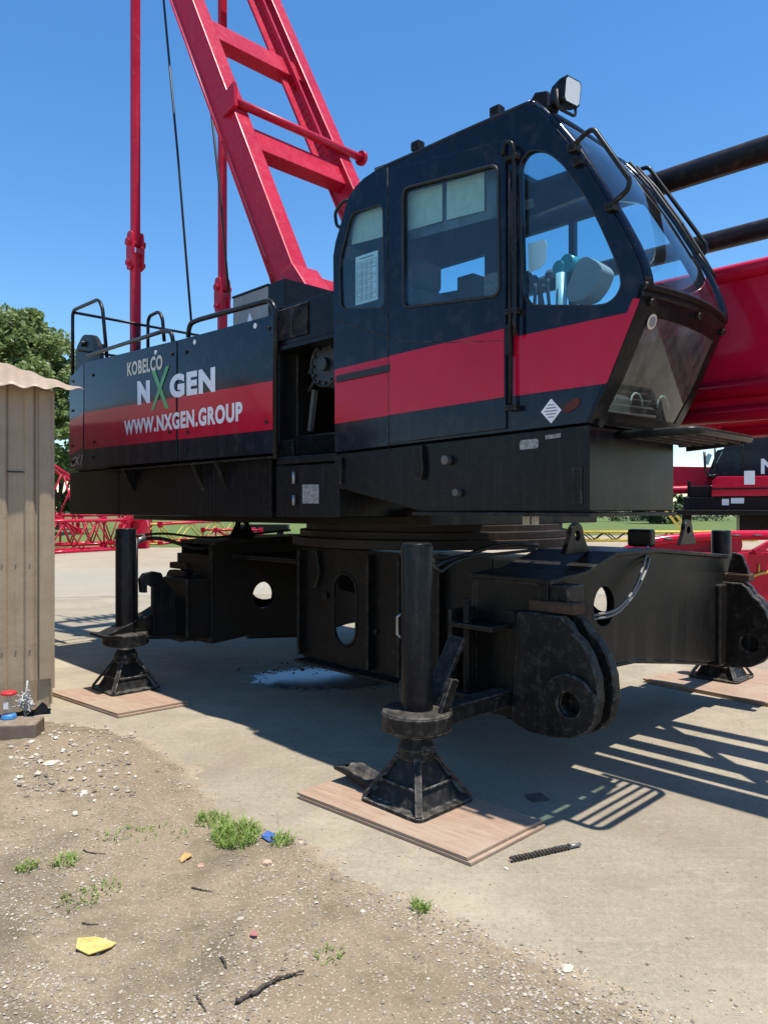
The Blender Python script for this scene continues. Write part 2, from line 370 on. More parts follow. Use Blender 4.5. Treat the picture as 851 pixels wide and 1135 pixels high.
# lower boxes hanging under the near panels
m = MB(); yl = -1.80
seams = [(77, 521, 570), (132, 521, 572), (238, 519, 574), (301, 516, 575.5)]
for (a, ta, ba), (b, tb, bb) in zip(seams, seams[1:]):
    xa, _ = S(a, 560, yl); xb, _ = S(b, 560, yl); m.box(xa+.006, xb-.006, yl, -1.0, 1.625, 2.12)
build_each(m, 'lower_side_box', BLACK, frame, .008)
m = MB()
for px in (134, 210, 236):                             # gusset brackets below the panel edge
    x, z = S(px, 520); m.prism([(-1.915, 2.09), (-1.80, 2.09), (-1.80, 1.86)], 'yz', x, x+.035)
x0, _ = S(110, 520); x1, _ = S(240, 520); m.box(x0, .08, -1.90, -1.80, 2.085, 2.10)
build_each(m, 'panel_bracket', BLACKD, frame)
# box under the engine bay step
xa, _ = S(301, 540); xb, _ = S(371, 540)
m = MB(); m.box(xa, xb-.004, -1.88, -1.0, 1.63, 2.02); m.build('battery_box', BLACK, frame, .01)
m = MB(); m.prism(SP([(335, 537), (353, 537), (353, 558), (335, 558)], -1.885), 'xz', -1.885, -1.88); m.build('data_plate', ALU, frame)
m = MB(); m.cyl(S3(325.5, 523, -1.9), S3(325.5, 536, -1.9), .012); m.cyl(S3(325.5, 549, -1.9), S3(325.5, 560, -1.9), .012); build_each(m, 'hinge', STEEL, frame)
# step with mesh guards in the bay
m = MB(); xs0, zs0 = S(304, 512); xs1, zs1 = S(371, 497)
m.box(xs0, xs1-.005, -1.90, -1.15, 2.03, 2.085); m.build('bay_step', BLACK, frame, .006)
m = MB()
def mesh_guard(m, x0, x1, z0, z1, y, n):
    m.tube([(x0, y, z0), (x1, y, z0), (x1, y, z1), (x0, y, z1)], .008, 6, closed=True)
    d = (z1-z0)
    k = -d
    while k < (x1-x0):
        for sgn in (1, -1):
            a = max(k, 0); b = min(k+d, x1-x0)
            if b > a:
                za, zb = (a-k), (b-k)
                if sgn < 0: za, zb = d-za, d-zb
                m.tube([(x0+a, y, z0+za), (x0+b, y, z0+zb)], .0028, 4)
        k += d/n
q0 = S(324, 501, -1.8); q1 = S(371, 475, -1.8); mesh_guard(m, q0[0], .80, 2.085, 2.24, -1.8, 5)
q0 = S(311, 499, -1.86); mesh_guard(m, q0[0], q0[0]+.16, 2.085, 2.21, -1.86, 4)
m.build('mesh_guard', TUBEB, frame)

# ---- house: the two long side panels, the rear corner panel, stripes and lettering
house = MB().box(-3.88, .06, -1.86, 1.86, 2.12, 2.98).build('engine_house', BLACK, crane, .02)
topz = [(93, 402), (195.5, 377), (301, 349)]
def panel(px0, px1, t0, t1, b0, b1):
    a, b, c, d = S(px0+.3, b0), S(px1-.3, b1), S(px1-.3, t1), S(px0+.3, t0)
    return MB().prism([a, b, c, d], 'xz', YS, YS+.045)
bot = lambda px: 520.6-.0812*(px-75)
stT = lambda px: 457.5+(422-457.5)*(px-93)/(303-93)
stB = lambda px: 498+(476-498)*(px-93)/(303-93)
pans = []
for p0, p1 in ((93, 195.7), (196.7, 303)):
    tt = lambda px: 402+(377-402)*(px-93)/(195.7-93) if px < 196 else 377+(349-377)*(px-196)/(301-196)
    pn = panel(p0, p1, tt(p0), tt(p1), bot(p0), bot(p1)).build('side_panel', NAVY, house, .004)
    m = MB(); m.prism(SP([(p0+.6, stB(p0)), (p1-.6, stB(p1)), (p1-.6, stT(p1)), (p0+.6, stT(p0))]), 'xz', YS-.003, YS-.0005); m.build('red_stripe', RED, house)
    m = MB()
    for qx, qy in ((p0+10, tt(p0+10)+16), (p1-5, tt(p1-5)+14), (p0+12, stB(p0)-8), (p1-7, stB(p1)-8), (p0+10, bot(p0)-12)):
        x, z = S(qx, qy); m.cyl((x, YS-.014, z), (x, YS, z), .016, seg=12)
    build_each(m, 'panel_bolt', BLACKD, house)
m = MB()                                                # white round hole plugs along the top
for qx, qy in ((172.6, 390.5), (216, 379), (283, 361)):
    x, z = S(qx, qy); m.cyl((x, YS-.005, z), (x, YS, z), .022, seg=14)
build_each(m, 'hole_plug', WHITE, house)
# rear corner panel, turned back a little
m = MB(); a = S(92.6, 402.5); b = S(92.6, 519); yb = YS+.02
c = S(77, 419, yb); d = S(77, 521, yb)
def quadplate(m, A, B, C_, D, th):
    A, B, C_, D = map(Vector, (A, B, C_, D)); n = (B-A).cross(D-A).normalized()*th
    m.hexa([A, B, B+n, A+n, D, C_, C_+n, D+n])
cA = Vector((d[0], yb, d[1])); cB = Vector((b[0], YS, b[1])); cC = Vector((a[0], YS, a[1])); cD = Vector((c[0], yb, c[1]))
quadplate(m, cA, cB, cC, cD, -.04); m.build('corner_panel', NAVY, house, .004)
def cq(u, v): return (cA*(1-u)+cB*u)*(1-v)+(cD*(1-u)+cC*u)*v
nrm = (cB-cA).cross(cD-cA).normalized()
m = MB(); f0, f1 = .15, .52
m.poly([cq(.02, .155)+nrm*.003, cq(.98, .20)+nrm*.003, cq(.98, .53)+nrm*.003, cq(.02, .52)+nrm*.003]); m.build('red_stripe', RED, house)
text_mesh('model_lettering', 'CK1', CREAM, house, [cq(.12, .03), cq(.92, .04), cq(1.0, .135), cq(.2, .125)], .012, .004, shear=.25)
m = MB()
for v in (.08, .25, .62, .93): p = cq(.25, v); m.cyl(p+nrm*.014, p, .014, seg=10)
build_each(m, 'panel_bolt', BLACKD, house)
m = MB(); m.box(-3.92, -3.84, -1.74, 1.74, 1.66, 3.1); m.box(-4.1, -3.92, -1.2, 1.2, 1.66, 2.95); m.build('counterweight', BLACK, crane, .06, 4)

def sq(px, py, y): return S3(px, py, y)
T = lambda pts, y: [S3(px, py, y) for px, py in pts]
text_mesh('maker_lettering', 'KOBELCO', CREAM, house, T([(141.5, 417.3), (180.4, 409.2), (180.4, 392.6), (141.4, 402)], YS), .038, .004, spacing=1.1)
text_mesh('company_lettering', 'N', WHITE, house, T([(152.8, 449), (166.8, 446.3), (166.6, 421.3), (152.5, 422.6)], YS), .075, .004)
text_mesh('company_lettering', 'GEN', WHITE, house, T([(188.6, 441.8), (239, 434.2), (239, 406), (188.4, 416)], YS), .055, .004, spacing=1.13)
gx = MB()
A_, B_, C_, D_ = T([(168.3, 455), (188, 452.3), (188, 407.5), (168.3, 411.5)], YS)
def gq(u, v): 
    A, B, C2, D = map(Vector, (A_, B_, C_, D_)); return (A*(1-u)+B*u)*(1-v)+(D*(1-u)+C2*u)*v
for (u0, v0), (u1, v1), wd, off in (((.12, 1.0), (.88, 0.0), .17, .005), ((.92, 1.05), (.06, 0.0), .15, .0065)):
    a, b = gq(u0, v0), gq(u1, v1); q = Vector((wd/2*.42, 0, 0)); o_ = Vector((0, -off, 0))
    gx.poly([a-q+o_, b-q+o_, b+q+o_, a+q+o_])
gx.build('green_cross', GREEN, house)
text_mesh('address_lettering', 'WWW.NXGEN.GROUP', WHITE, house, T([(138.2, 482.6), (269, 466.6), (269, 444.6), (137.8, 466.4)], YS), .045, .004, spacing=1.12)

# ---- mid bay: grille box above, hose reel and struts in the dark behind
g0 = S(305, 330, -1.86); g1 = S(369, 330, -1.86)
zt, zb_ = S(307, 330, -1.86)[1], S(307, 386, -1.86)[1]
bay = MB(); bay.box(g0[0], .795, -1.86, -1.0, zb_, S(366, 322, -1.86)[1]); bay = bay.build('air_box', BLACK, crane, .012)
m = MB(); a = S(309, 378, -1.865); b = S(341, 336, -1.865)
n = 17
for k in range(n):
    z = a[1]+(b[1]-a[1])*k/(n-1); m.hexa([(a[0], -1.876, z), (b[0], -1.876, z), (b[0], -1.861, z+.012), (a[0], -1.861, z+.012), (a[0], -1.876, z+.006), (b[0], -1.876, z+.006), (b[0], -1.861, z+.018), (a[0], -1.861, z+.018)])
mm = (a[0]+b[0])/2; m.box(mm-.012, mm+.012, -1.88, -1.862, a[1], b[1]); m.build('louvre_grille', BLACKD, bay)
m = MB(); m.box(g0[0]-.01, .795, -1.88, -1.0, zb_-.03, zb_); m.build('trim_ledge', BLACK, bay)
m = MB(); x, z = S(363, 404, -1.7); m.cyl((x, -1.72, z), (x, -1.35, z), .17, seg=32); m.cyl((x, -1.76, z), (x, -1.72, z), .05, seg=16); m.tube([(x+.165*math.cos(k*math.pi/16), -1.725, z+.165*math.sin(k*math.pi/16)) for k in range(32)], .01, 6, closed=True)
for k in range(12): a_ = k*math.pi/6; m.cyl((x+.14*math.cos(a_), -1.74, z+.14*math.sin(a_)), (x+.14*math.cos(a_), -1.72, z+.14*math.sin(a_)), .012, seg=8)
m.build('hose_reel', plain('grey reel steel', (.018, .019, .02), .4, vary=.3), frame)
m = MB(); m.bar(S3(349, 432, -1.65), S3(344, 478, -1.65), .035, .035); m.build('grey_strut', plain('worn grey strut', (.10, .10, .09), .6, vary=.3), frame)
for pts in ([(312, 425), (325, 415), (350, 380)], [(318, 480), (330, 430), (352, 400)], [(330, 485), (338, 440), (356, 410)]):
    MB().tube(rnd(T(pts, -1.62), .1), .018, 8).build('hose', RUBBER, frame)

# ---- deck: handrails, grey cabinet, lifting bracket
def rail(name, pts, r=.021, rad=.09, par=None): return MB().tube(rnd(pts, rad, 6), r, 10).build(name, TUBEB, par or crane)
rail('handrail', T([(208.5, 374), (210, 359), (219, 354.5), (299, 332.5), (305, 342), (305.5, 509)], -1.90), .022)
rail('handrail', T([(97, 394), (182, 366.5), (190, 368), (192, 380)], -1.88), .02)
rail('handrail', T([(80.5, 417), (80.5, 344), (109, 331.5), (113.5, 340), (118.5, 396)], -1.80), .02)
y0 = -1.80; a = S3(81, 346, y0); 
b = (a[0], .2, a[2]-.0); rail('handrail', [a, (a[0], .15, a[2])], .017)
rail('handrail', [(a[0], -1.0, a[2]), (a[0], -1.0, 2.95)], .017); rail('handrail', [(a[0], -.2, a[2]), (a[0], -.2, 2.95)], .017)
rail('handrail', T([(164, 388), (164, 351), (176, 345), (180, 352), (182, 378)], -1.2), .02)
rail('handrail', [S3(86, 388, -1.80), (S3(86, 388, -1.8)[0], -1.0, S3(86, 388, -1.8)[2])], .015)
m = MB()
for y in (-1.66, -1.50):
    m.prism(rpoly(SP([(83, 415), (84, 386), (92, 370.5), (104, 371), (110, 384), (112, 415)], y), .07), 'xz', y, y+.05)
x, z = S(93, 381, -1.66); m.cyl((x, -1.70, z), (x, -1.42, z), .035); build_each(m, 'lifting_bracket', BLACK, crane, .006)
a = S(258, 355, -1.2); b = S(297, 355, -1.2); zt = S(297, 316.5, -1.2)[1]
cab2 = MB().box(a[0], b[0]+.0, -1.2, -.35, 2.9, zt).build('grey_cabinet', GREYP, crane, .008)
m = MB(); m.box(a[0]-.01, b[0]+.01, -1.21, -.34, zt, zt+.02); m.box(b[0]+.002, b[0]+.26, -1.2, -.35, 2.9, zt+.015); m.build('cabinet_lid', BLACK, cab2, .006)
m = MB(); x, z = S(277, 353, -1.2); m.prism([(x-.045, z-.03), (x+.045, z-.03), (x, z+.06)], 'xz', -1.204, -1.2); m.build('warning_sticker', WHITE, cab2)
m = MB(); m.cyl(S3(303, 312, -.6), S3(297, 288, -.6), .035); m.cyl(S3(298.5, 291, -.6), S3(296, 287, -.6), .05); m.build('deck_cylinder', STEEL, crane)

# ---- cab
YF = -.94
OUT = [(371, 501), (369.5, 353), (369, 284), (371.5, 268), (376, 253), (381, 234), (386, 218), (394, 206), (403, 197), (415, 189), (429, 184), (480, 161.5), (505, 150), (575, 119.5), (587, 114.5), (598, 122.5), (611, 135), (633.5, 162), (662.6, 206.5), (686.5, 247.6), (700, 273), (707, 289), (712, 305), (713, 316), (709, 333), (676, 418), (652, 468)]
prof = SP(OUT)
W1 = rpoly(SP([(389, 236), (424, 224.7), (426, 341), (377.5, 342.5), (376, 290)]), .06)
W2 = rpoly(SP([(448.3, 209.5), (553.5, 182.5), (555.5, 328), (448.6, 341.5)]), .055)
W2o = rpoly(SP([(446.3, 207), (555.5, 180), (557.5, 330.3), (446.6, 344)]), .06)
W3 = rpoly(SP([(575.4, 187), (577, 178), (582, 170.5), (589, 166.3), (599, 166), (611.3, 171), (625, 182.6), (635, 198), (649, 217), (666, 251), (679.7, 282), (687, 302.5), (688.5, 316), (683, 328), (673, 336.5), (659, 338.6), (591, 338.3), (582, 332), (578.5, 316)]), .05, 3)
cab = MB()
cab.prism(prof, 'xz', YS, YS+.045, [W1, W2o, W3])
fz = min(q[1] for q in W3); fedge = [(p[0]-.075, p[1]) for p in prof[17:23]]
FW = [rpoly([S(452, 269, YF), S(474, 262, YF), S(474, 305, YF), S(452, 311, YF)], .03), rpoly([S(484, 300, YF), S(541, 283, YF), S(541, 317, YF), S(487, 327, YF)], .03),
      rpoly([S(577, 247, YF), S(650, 219, YF)]+[q for q in fedge if q[1] < S(650, 219, YF)[1]-.06 and q[1] > fz+.05]+[(fedge[-1][0]-.02, fz), (S(577, 330, YF)[0], fz)], .04)]
cab.prism(prof, 'xz', YF-.045, YF, FW)
cab = cab.build('cab', NAVY, crane, .006)
def strip(m, p, q, y0, y1, th, sgn=1):
    d = Vector((q[0]-p[0], q[1]-p[1])); n = Vector((-d.y, d.x)).normalized()*th*sgn
    m.hexa([(p[0], y0, p[1]), (q[0], y0, q[1]), (q[0], y1, q[1]), (p[0], y1, p[1]), (p[0]+n.x, y0, p[1]+n.y), (q[0]+n.x, y0, q[1]+n.y), (q[0]+n.x, y1, q[1]+n.y), (p[0]+n.x, y1, p[1]+n.y)])
m = MB()
for i in range(0, 14):
    if i == 12:
        strip(m, prof[i], prof[i+1], YS+.0455, YS+.13, -.035); strip(m, prof[i], prof[i+1], YF-.13, YF-.0455, -.035)
    else: strip(m, prof[i], prof[i+1], YS+.0455, YF-.0455, -.035)
m.build('roof_shell', NAVY, cab)
m = MB(); strip(m, prof[12], prof[13], YS+.13, YF-.13, -.012); m.build('roof_window', GLASS, cab)
m = MB(); strip(m, prof[0], prof[-1], YS+.047, YF-.047, .04); m.build('cab_floor', DARKIN, cab)
m = MB()                                                # roof edge seam along the near top
m.tube([(p[0], YS+.01, p[1]+.012) for p in prof[9:15]], .012, 8); m.tube([(p[0], YF-.01, p[1]+.012) for p in prof[9:15]], .012, 8); build_each(m, 'roof_gutter', NAVY, cab)
for px, py in ((464, 164), (552, 126)):
    x, z = S(px, py, YS+.1); MB().box(x-.035, x+.035, YS+.06, YS+.12, z-.02, z+.035).build('roof_lug', BLACKD, cab, .006)
# front profile with a bulge towards the front
def fp(i, v, amp): p = prof[i]; return (p[0]+amp*4*v*(1-v), YS+(YF-YS)*v, p[1]+.05*amp*4*v*(1-v))
ws = list(range(14, 24)); amps = [.025, .035, .045, .055, .065, .07, .07, .065, .06, .06]
def loft(m, idx, am, v0, v1, n=12):
    g = [[m.bm.verts.new(fp(i, v0+(v1-v0)*k/n, a)) for k in range(n+1)] for i, a in zip(idx, am)]
    for A, B in zip(g, g[1:]):
        for k in range(n): f = m.bm.faces.new([A[k], A[k+1], B[k+1], B[k]]); f.smooth = True
m = MB(); loft(m, ws, amps, .05, .95); m.build('windscreen', GLASS, cab)
m = MB(); m.tube([fp(i, .035, a) for i, a in zip(ws, amps)], .026, 10); m.tube([fp(i, .965, a) for i, a in zip(ws, amps)], .026, 10)
m.tube([fp(14, k/12, .03) for k in range(13)], .02, 8); build_each(m, 'windscreen_pillar', NAVY, cab)
m = MB()
for dz, r in ((0, .020), (-.035, .014)):
    pts = [Vector(fp(23, k/14, .06))+Vector((-.01 if dz else 0, 0, dz)) for k in range(15)]; m.tube(pts, r, 8)
build_each(m, 'nose_rail', BLACKD, cab)
lo = [24, 25, 26]; la = [.058, .04, .025]
m = MB(); loft(m, lo, la, .09, .91); m.build('lower_windscreen', GLASSD, cab)
m = MB()
def frame_band(m, v0, v1, idx, am, th=.02):
    for i, j, a, b in zip(idx, idx[1:], am, am[1:]):
        for k in range(4):
            u0 = v0+(v1-v0)*k/4; u1 = v0+(v1-v0)*(k+1)/4
            q = [Vector(fp(i, u0, a)), Vector(fp(i, u1, a)), Vector(fp(j, u1, b)), Vector(fp(j, u0, b))]; n = Vector((-.02, 0, .008)); f_ = Vector((.006, 0, -.002))
            m.hexa([p+n for p in q]+[p+f_ for p in q])
frame_band(m, 0.0, .10, [23]+lo, [.06]+la); frame_band(m, .90, 1.0, [23]+lo, [.06]+la)
def cross_band(m, i, a, d0, d1, j, b):
    for k in range(14):
        u0, u1 = .1+.8*k/14, .1+.8*(k+1)/14
        P0, P1, Q0, Q1 = (Vector(fp(i, u0, a)), Vector(fp(i, u1, a)), Vector(fp(j, u0, b)), Vector(fp(j, u1, b)))
        q = [P0.lerp(Q0, d0), P1.lerp(Q1, d0), P1.lerp(Q1, d1), P0.lerp(Q0, d1)]; n = Vector((-.02, 0, .008)); f_ = Vector((.006, 0, -.002))
        m.hexa([p+n for p in q]+[p+f_ for p in q])
cross_band(m, 23, .06, 0, 1, 24, .058); cross_band(m, 24, .058, 0, .16, 25, .04); cross_band(m, 25, .04, .72, 1, 26, .025)
m.build('lower_window_frame', BLACK, cab)
m = MB()
for v, i, a in ((.06, 24, .06), (.5, 24, .06), (.94, 24, .06), (.07, 26, .027), (.93, 26, .027)):
    p = Vector(fp(i, v, a)); m.cyl(p+Vector((.03, 0, -.005)), p, .018, seg=12)
build_each(m, 'window_bolt', BLACKD, cab)
m = MB(); p = Vector(fp(24, .13, .058)).lerp(Vector(fp(25, .13, .04)), .22); d = Vector((.94, -.05, -.34)).normalized()
m.cyl(p+d*.012, p+d*.008, .038, seg=20); m.build('round_sticker', CREAM, cab)
m = MB(); m.cyl(p+d*.0135, p+d*.012, .026, seg=20); m.build('round_sticker_mark', INK, cab)

# near side: raised door, stripes, panes, bits
D_out = SP([(432.5, 492), (562, 475), (562, 155), (433, 188)])
door = MB().prism(D_out, 'xz', YS-.014, YS-.0005, [W2]).build('cab_door', NAVY, cab, .005, 3)
def pane(poly, y, name='side_window', mat=None): return MB().prism(poly, 'xz', y, y+.006).build(name, mat or GLASS, cab)
MB().box(S(637, 300, YF)[0]-.02, S(637, 300, YF)[0]+.02, YF-.045, YF-.002, fz-.02, 3.6).build('window_post', NAVY, cab)
pane(rpoly(SP([(447, 208), (555, 181), (556.6, 329.5), (447.4, 343)]), .05), YS-.003)
pane(rpoly(SP([(388, 234), (426, 222), (427.5, 342.5), (376, 344), (374.5, 290)]), .05), YS+.012); pane([(x*1.0, z) for x, z in W3], YS+.012)
for f in FW: pane(f, YF-.03, 'far_window')
m = MB()
pts = [(x, YS-.016, z) for x, z in W2]; m.tube(pts, .009, 6, closed=True); m.build('window_seal', RUBBER, cab)
for w_ in (W1, W3): MB().tube([(x, YS+.002, z) for x, z in w_], .005, 6, closed=True).build('window_seal', RUBBER, cab)
def stripe(pts, y): return MB().prism(SP(pts), 'xz', y-.0025, y-.0003).build('red_stripe', RED, cab)
top1 = lambda px: 409.9+(365.5-409.9)*(px-369.6)/(557-369.6); bot1 = lambda px: 470+(440.5-470)*(px-370)/(559-370)
stripe([(371.3, bot1(371.3)), (432.2, bot1(432.2)), (432.2, top1(432.2)), (371.3, top1(371.3))], YS)
stripe([(433.5, bot1(433.5)), (560.5, bot1(560.5)), (560.5, top1(560.5)), (433.5, top1(433.5))], YS-.014)
stripe([(569, 439), (672.5, 424.8), (707, 338), (709, 331), (702, 330.5), (695, 346.5), (574, 372.5), (572, 361), (569.5, 361)], YS)
m = MB(); m.prism(SP([(374.5, 424), (434.5, 411.5), (434.5, 404), (374.5, 416.8)]), 'xz', YS-.018, YS-.001); m.build('pocket_slot', DARKIN, cab)
m = MB(); m.tube(T([(430.8, 500), (430.5, 375), (429.5, 185)], YS-.001), .0035, 5); m.tube(T([(372, 354), (430, 374.5)], YS-.001), .004, 5); m.tube(T([(434, 377), (500, 379.5), (557, 377.5)], YS-.015), .003, 5); build_each(m, 'panel_seam', BLACKD, cab)
rail('door_bar', T([(557.5, 172), (558, 159), (566, 156.5), (569, 163), (570.5, 345), (570.5, 372)], YS-.045), .011, .04, cab)
rail('door_bar', T([(565.2, 190), (565.5, 455)], YS-.035), .010, .04, cab)
m = MB()
for py in (175, 345, 452): x, z = S(566, py, YS-.03); m.box(x-.03, x+.045, YS-.05, YS-.001, z-.014, z+.014)
build_each(m, 'door_hinge', BLACKD, cab, .004)
m = MB(); m.prism(rpoly(SP([(564, 361), (570.5, 359.5), (570.5, 394), (564, 395)]), .015), 'xz', YS-.035, YS-.0148); m.build('door_handle', BLACK, cab, .004)
rail('grab_handle', T([(378, 252), (373, 250), (371, 235), (381, 222.5), (386, 222)], YS+.06), .012, .04, cab)
m = MB(); c = S(611, 455.5); rr = .062
m.prism([(c[0]-rr*1.0, c[1]), (c[0], c[1]-rr*1.05), (c[0]+rr*1.0, c[1]), (c[0], c[1]+rr*1.05)], 'xz', YS-.004, YS-.0005); m.build('diamond_sticker', WHITE, cab)
m = MB()
for k in range(5):
    wdt = (.03, .05, .065, .05, .03)[k]; z = c[1]+.032-.016*k; m.prism([(c[0]-wdt/2*1.2, z-.003), (c[0]+wdt/2*1.2, z-.003), (c[0]+wdt/2*1.2, z+.003), (c[0]-wdt/2*1.2, z+.003)], 'xz', YS-.0052, YS-.0042)
build_each(m, 'sticker_print', INK, cab)
m = MB(); c = S(634, 452); m.prism([(c[0]+.05*math.cos(t), c[1]+.012+.028*math.sin(t)+.02*math.cos(t)) for t in [2*math.pi*k/16 for k in range(16)]], 'xz', YS-.006, YS-.0005); m.build('marker_lamp', paint('amber dark lens', (.10, .02, .01), .2), cab)
# sheets behind the near windows
def sheet(name, pts, y, mat): return MB().prism(SP(pts, y), 'xz', y, y+.003).build(name, mat, cab)
ntc = sheet('printed_notice', [(394, 338.5), (418.5, 331.5), (418.5, 277), (394, 285)], YS+.03, PAPER)
m = MB(); A, B, Cc, Dd = [Vector(q) for q in T([(394, 338.5), (418.5, 331.5), (418.5, 277), (394, 285)], YS+.028)]
def nq(u, v): return (A*(1-u)+B*u)*(1-v)+(Dd*(1-u)+Cc*u)*v
for k in range(6):
    v = .06+.16*k; m.bar(nq(.06, v), nq(.94, v), .005, .001, (0, 0, 1))
    if k < 5:
        for j in range(3): m.bar(nq(.1, v+.04+.035*j), nq(.1+.75*random.uniform(.7, 1.1), v+.04+.035*j), .002, .003, (0, 1, 0))
for k in range(5): u = .06+.22*k; m.bar(nq(u, .06), nq(u, .86), .003, .001, (0, 1, 0))
m.bar(nq(.2, .93), nq(.8, .93), .004, .01, (0, 1, 0)); m.build('notice_print', INK, cab)
sheet('sun_blind', [(389.5, 271), (424, 262), (424, 226), (391, 238)], YS+.06, BLIND)
sheet('sun_blind', [(449.5, 256), (490, 244.5), (490, 203.5), (449.5, 214)], YS+.06, BLIND)
sheet('sun_blind', [(495, 243.5), (536.5, 233), (536.5, 190), (495, 202)], YS+.06, BLIND)
m = MB(); m.prism(SP([(447, 268), (556, 239), (556, 181), (447, 208)], YS+.075), 'xz', YS+.072, YS+.075); m.build('tint_strip', GLASSD, cab)
sheet('white_card', [(586, 302), (598, 297), (604.5, 290), (606, 270), (603, 264.5), (585, 270)], YS+.05, PAPER)
sheet('small_notice', [(576, 234.5), (591, 229), (591, 219), (576, 223)], YF-.12, ALU)
sheet('window_sticker', [(536.5, 329), (552.5, 325), (552.5, 301), (536.5, 304.5)], YS+.02, plain('brown sticker', (.10, .07, .05), .6, vary=.6, sc_=40))
# interior
m = MB(); sx = 1.45
m.box(sx, sx+.5, -1.62, -1.22, 2.45, 2.62); m.hexa([(sx-.1, -1.60, 2.6), (sx+.06, -1.60, 2.6), (sx+.06, -1.24, 2.6), (sx-.1, -1.24, 2.6), (sx-.26, -1.58, 3.2), (sx-.14, -1.58, 3.2), (sx-.14, -1.26, 3.2), (sx-.26, -1.26, 3.2)])
m.box(sx-.3, sx-.18, -1.53, -1.31, 3.22, 3.42); m.box(sx+.1, sx+.4, -1.5, -1.34, 2.17, 2.45); m.build('operator_seat', SEATM, cab, .04, 3)
m = MB(); m.box(1.3, 1.45, -1.2, -1.0, 3.0, 3.35); m.box(.83, .86, -1.87, -.99, 2.17, 3.1); m.box(.9, 1.35, -1.86, -1.0, 2.17, 2.55); build_each(m, 'cab_lining', DARKIN, cab, .01)
m = MB(); m.prism(rpoly(SP([(631, 327), (645, 290), (655, 285.5), (668, 293), (673, 300), (666, 318), (655, 332), (636, 337)], -1.45), .03), 'xz', -1.50, -1.36); m.box(S(645, 335, -1.45)[0], S(660, 335, -1.45)[0], -1.47, -1.39, 2.25, 2.72); m.build('monitor_pod', CABIN, cab, .02, 3)
m = MB(); x, z = S(622, 330, -1.5); m.cyl((x, -1.5, 2.5), (x, -1.5, S(622, 303, -1.5)[1]), .032); m.build('thermos', plain('pale blue plastic', (.25, .45, .55), .35), cab)
m = MB()
for px, py, r in ((632, 294, .055), (623, 299, .045)): x, z = S(px, py, -1.45); m.cyl((x, -1.5, z), (x+.02, -1.42, z), r, r*.9, 20)
build_each(m, 'cab_fan', TEAL, cab)
m = MB()
for px, py, hgt in ((585, 330, 25), (592, 332, 22), (603, 333, 22), (609, 331, 28), (598, 335, 14)):
    m.tube(rnd(T([(px, py+12), (px+random.uniform(-4, 4), py-hgt*.5), (px+random.uniform(-3, 3), py-hgt*.8)], -1.6+random.uniform(-.1, .1)), .05), .010, 8); x, z = S(px, py-hgt*.8, -1.6); m.lathe((x, -1.6, z-.02), [(.01, 0), (.026, .02), (.026, .05), (.012, .07)], 12)
build_each(m, 'control_lever', SEATM, cab)
m = MB(); m.box(S(580, 338, -1.55)[0], S(625, 338, -1.55)[0], -1.72, -1.5, 2.2, 2.62); m.box(2.55, 2.68, -1.62, -1.30, 2.20, 2.34); build_each(m, 'console', SEATM, cab, .03, 3)
m = MB(); m.tube(rnd(T([(585, 345), (572, 330), (577, 308), (583, 304)], -1.6), .06), .010, 8); m.build('gooseneck', RUBBER, cab)
m = MB()
for k in range(3): m.tube([(2.70+.05*k, -1.6+.22*k+.07*math.cos(t), 2.27+.07*max(0, math.sin(t))) for t in [math.pi*j/8 for j in range(9)]], .006, 6)
build_each(m, 'floor_cable', CABIN, cab)
# work lamp, guard hoops, wiper
lb = MB(); x, z = S(601, 112, -1.86); lb.prism(SP([(589, 112), (594, 103), (607, 101), (609, 120), (603, 122)], -1.84), 'xz', -1.85, -1.82); lb.cyl((S(607, 110, -1.84)[0], -1.86, S(607, 110)[1]), (S(613, 107, -1.84)[0], -1.80, S(613, 108)[1]), .02)
lb.build('lamp_bracket', BLACKD, cab)
lc = Vector(S3(627, 104, -1.84)); ld = Vector((.93, -.12, -.10)).normalized(); lu = Vector((0, 0, 1)); ls = ld.cross(lu).normalized(); lu = ls.cross(ld)
def lampring(d, hw, hh): return [lc+ld*d+ls*hw*i+lu*hh*j for i, j in ((-1, -.75), (-.75, -1), (.75, -1), (1, -.75), (1, .75), (.75, 1), (-.75, 1), (-1, .75))]
m = MB(); secs = [lampring(-.085, .03, .03), lampring(-.055, .052, .052), lampring(.0, .066, .068), lampring(.045, .068, .07)]
rg = [[m.bm.verts.new(p) for p in s_] for s_ in secs]
for A, B in zip(rg, rg[1:]):
    for k in range(8): m.bm.faces.new([A[k], A[(k+1) % 8], B[(k+1) % 8], B[k]])
m.bm.faces.new(rg[0]); m.bm.faces.new(rg[-1]); wl = m.build('work_lamp', BLACK, cab, .006)
m = MB(); q = lampring(.0465, .058, .06); m.poly(q); m.build('lamp_lens', LENS, cab)
m = MB(); m.tube(rnd([lc+ls*.072, lc+ls*.072-lu*.10+ld*.02, lc-ls*.072-lu*.10+ld*.02, lc-ls*.072], .03), .008, 6); m.build('lamp_yoke', BLACKD, cab)
hoop = T([(634, 163), (643, 153), (657, 141), (663, 143), (698, 199), (696, 210), (676, 228)], YS-.02)
rail('guard_hoop', [hoop[0], hoop[1], hoop[2], hoop[4], hoop[5], hoop[6]], .013, .09, cab)
off = Vector((.0, YF-YS+.06, .0)); yf = YF+.02
hp2 = T([(702, 196), (706, 189), (718, 184), (724, 188), (783, 272), (781, 281), (768, 286)], yf+.04)
rail('guard_hoop', [hp2[0], hp2[1], hp2[2], hp2[4], hp2[5], hp2[6]], .013, .07, cab)
m = MB()
for px, py, y in ((634, 163, YS), (676, 228, YS), (640, 178, YS)):
    x, z = S(px, py, y-.02); m.box(x-.028, x+.028, y-.03, y+.03, z-.022, z+.022)
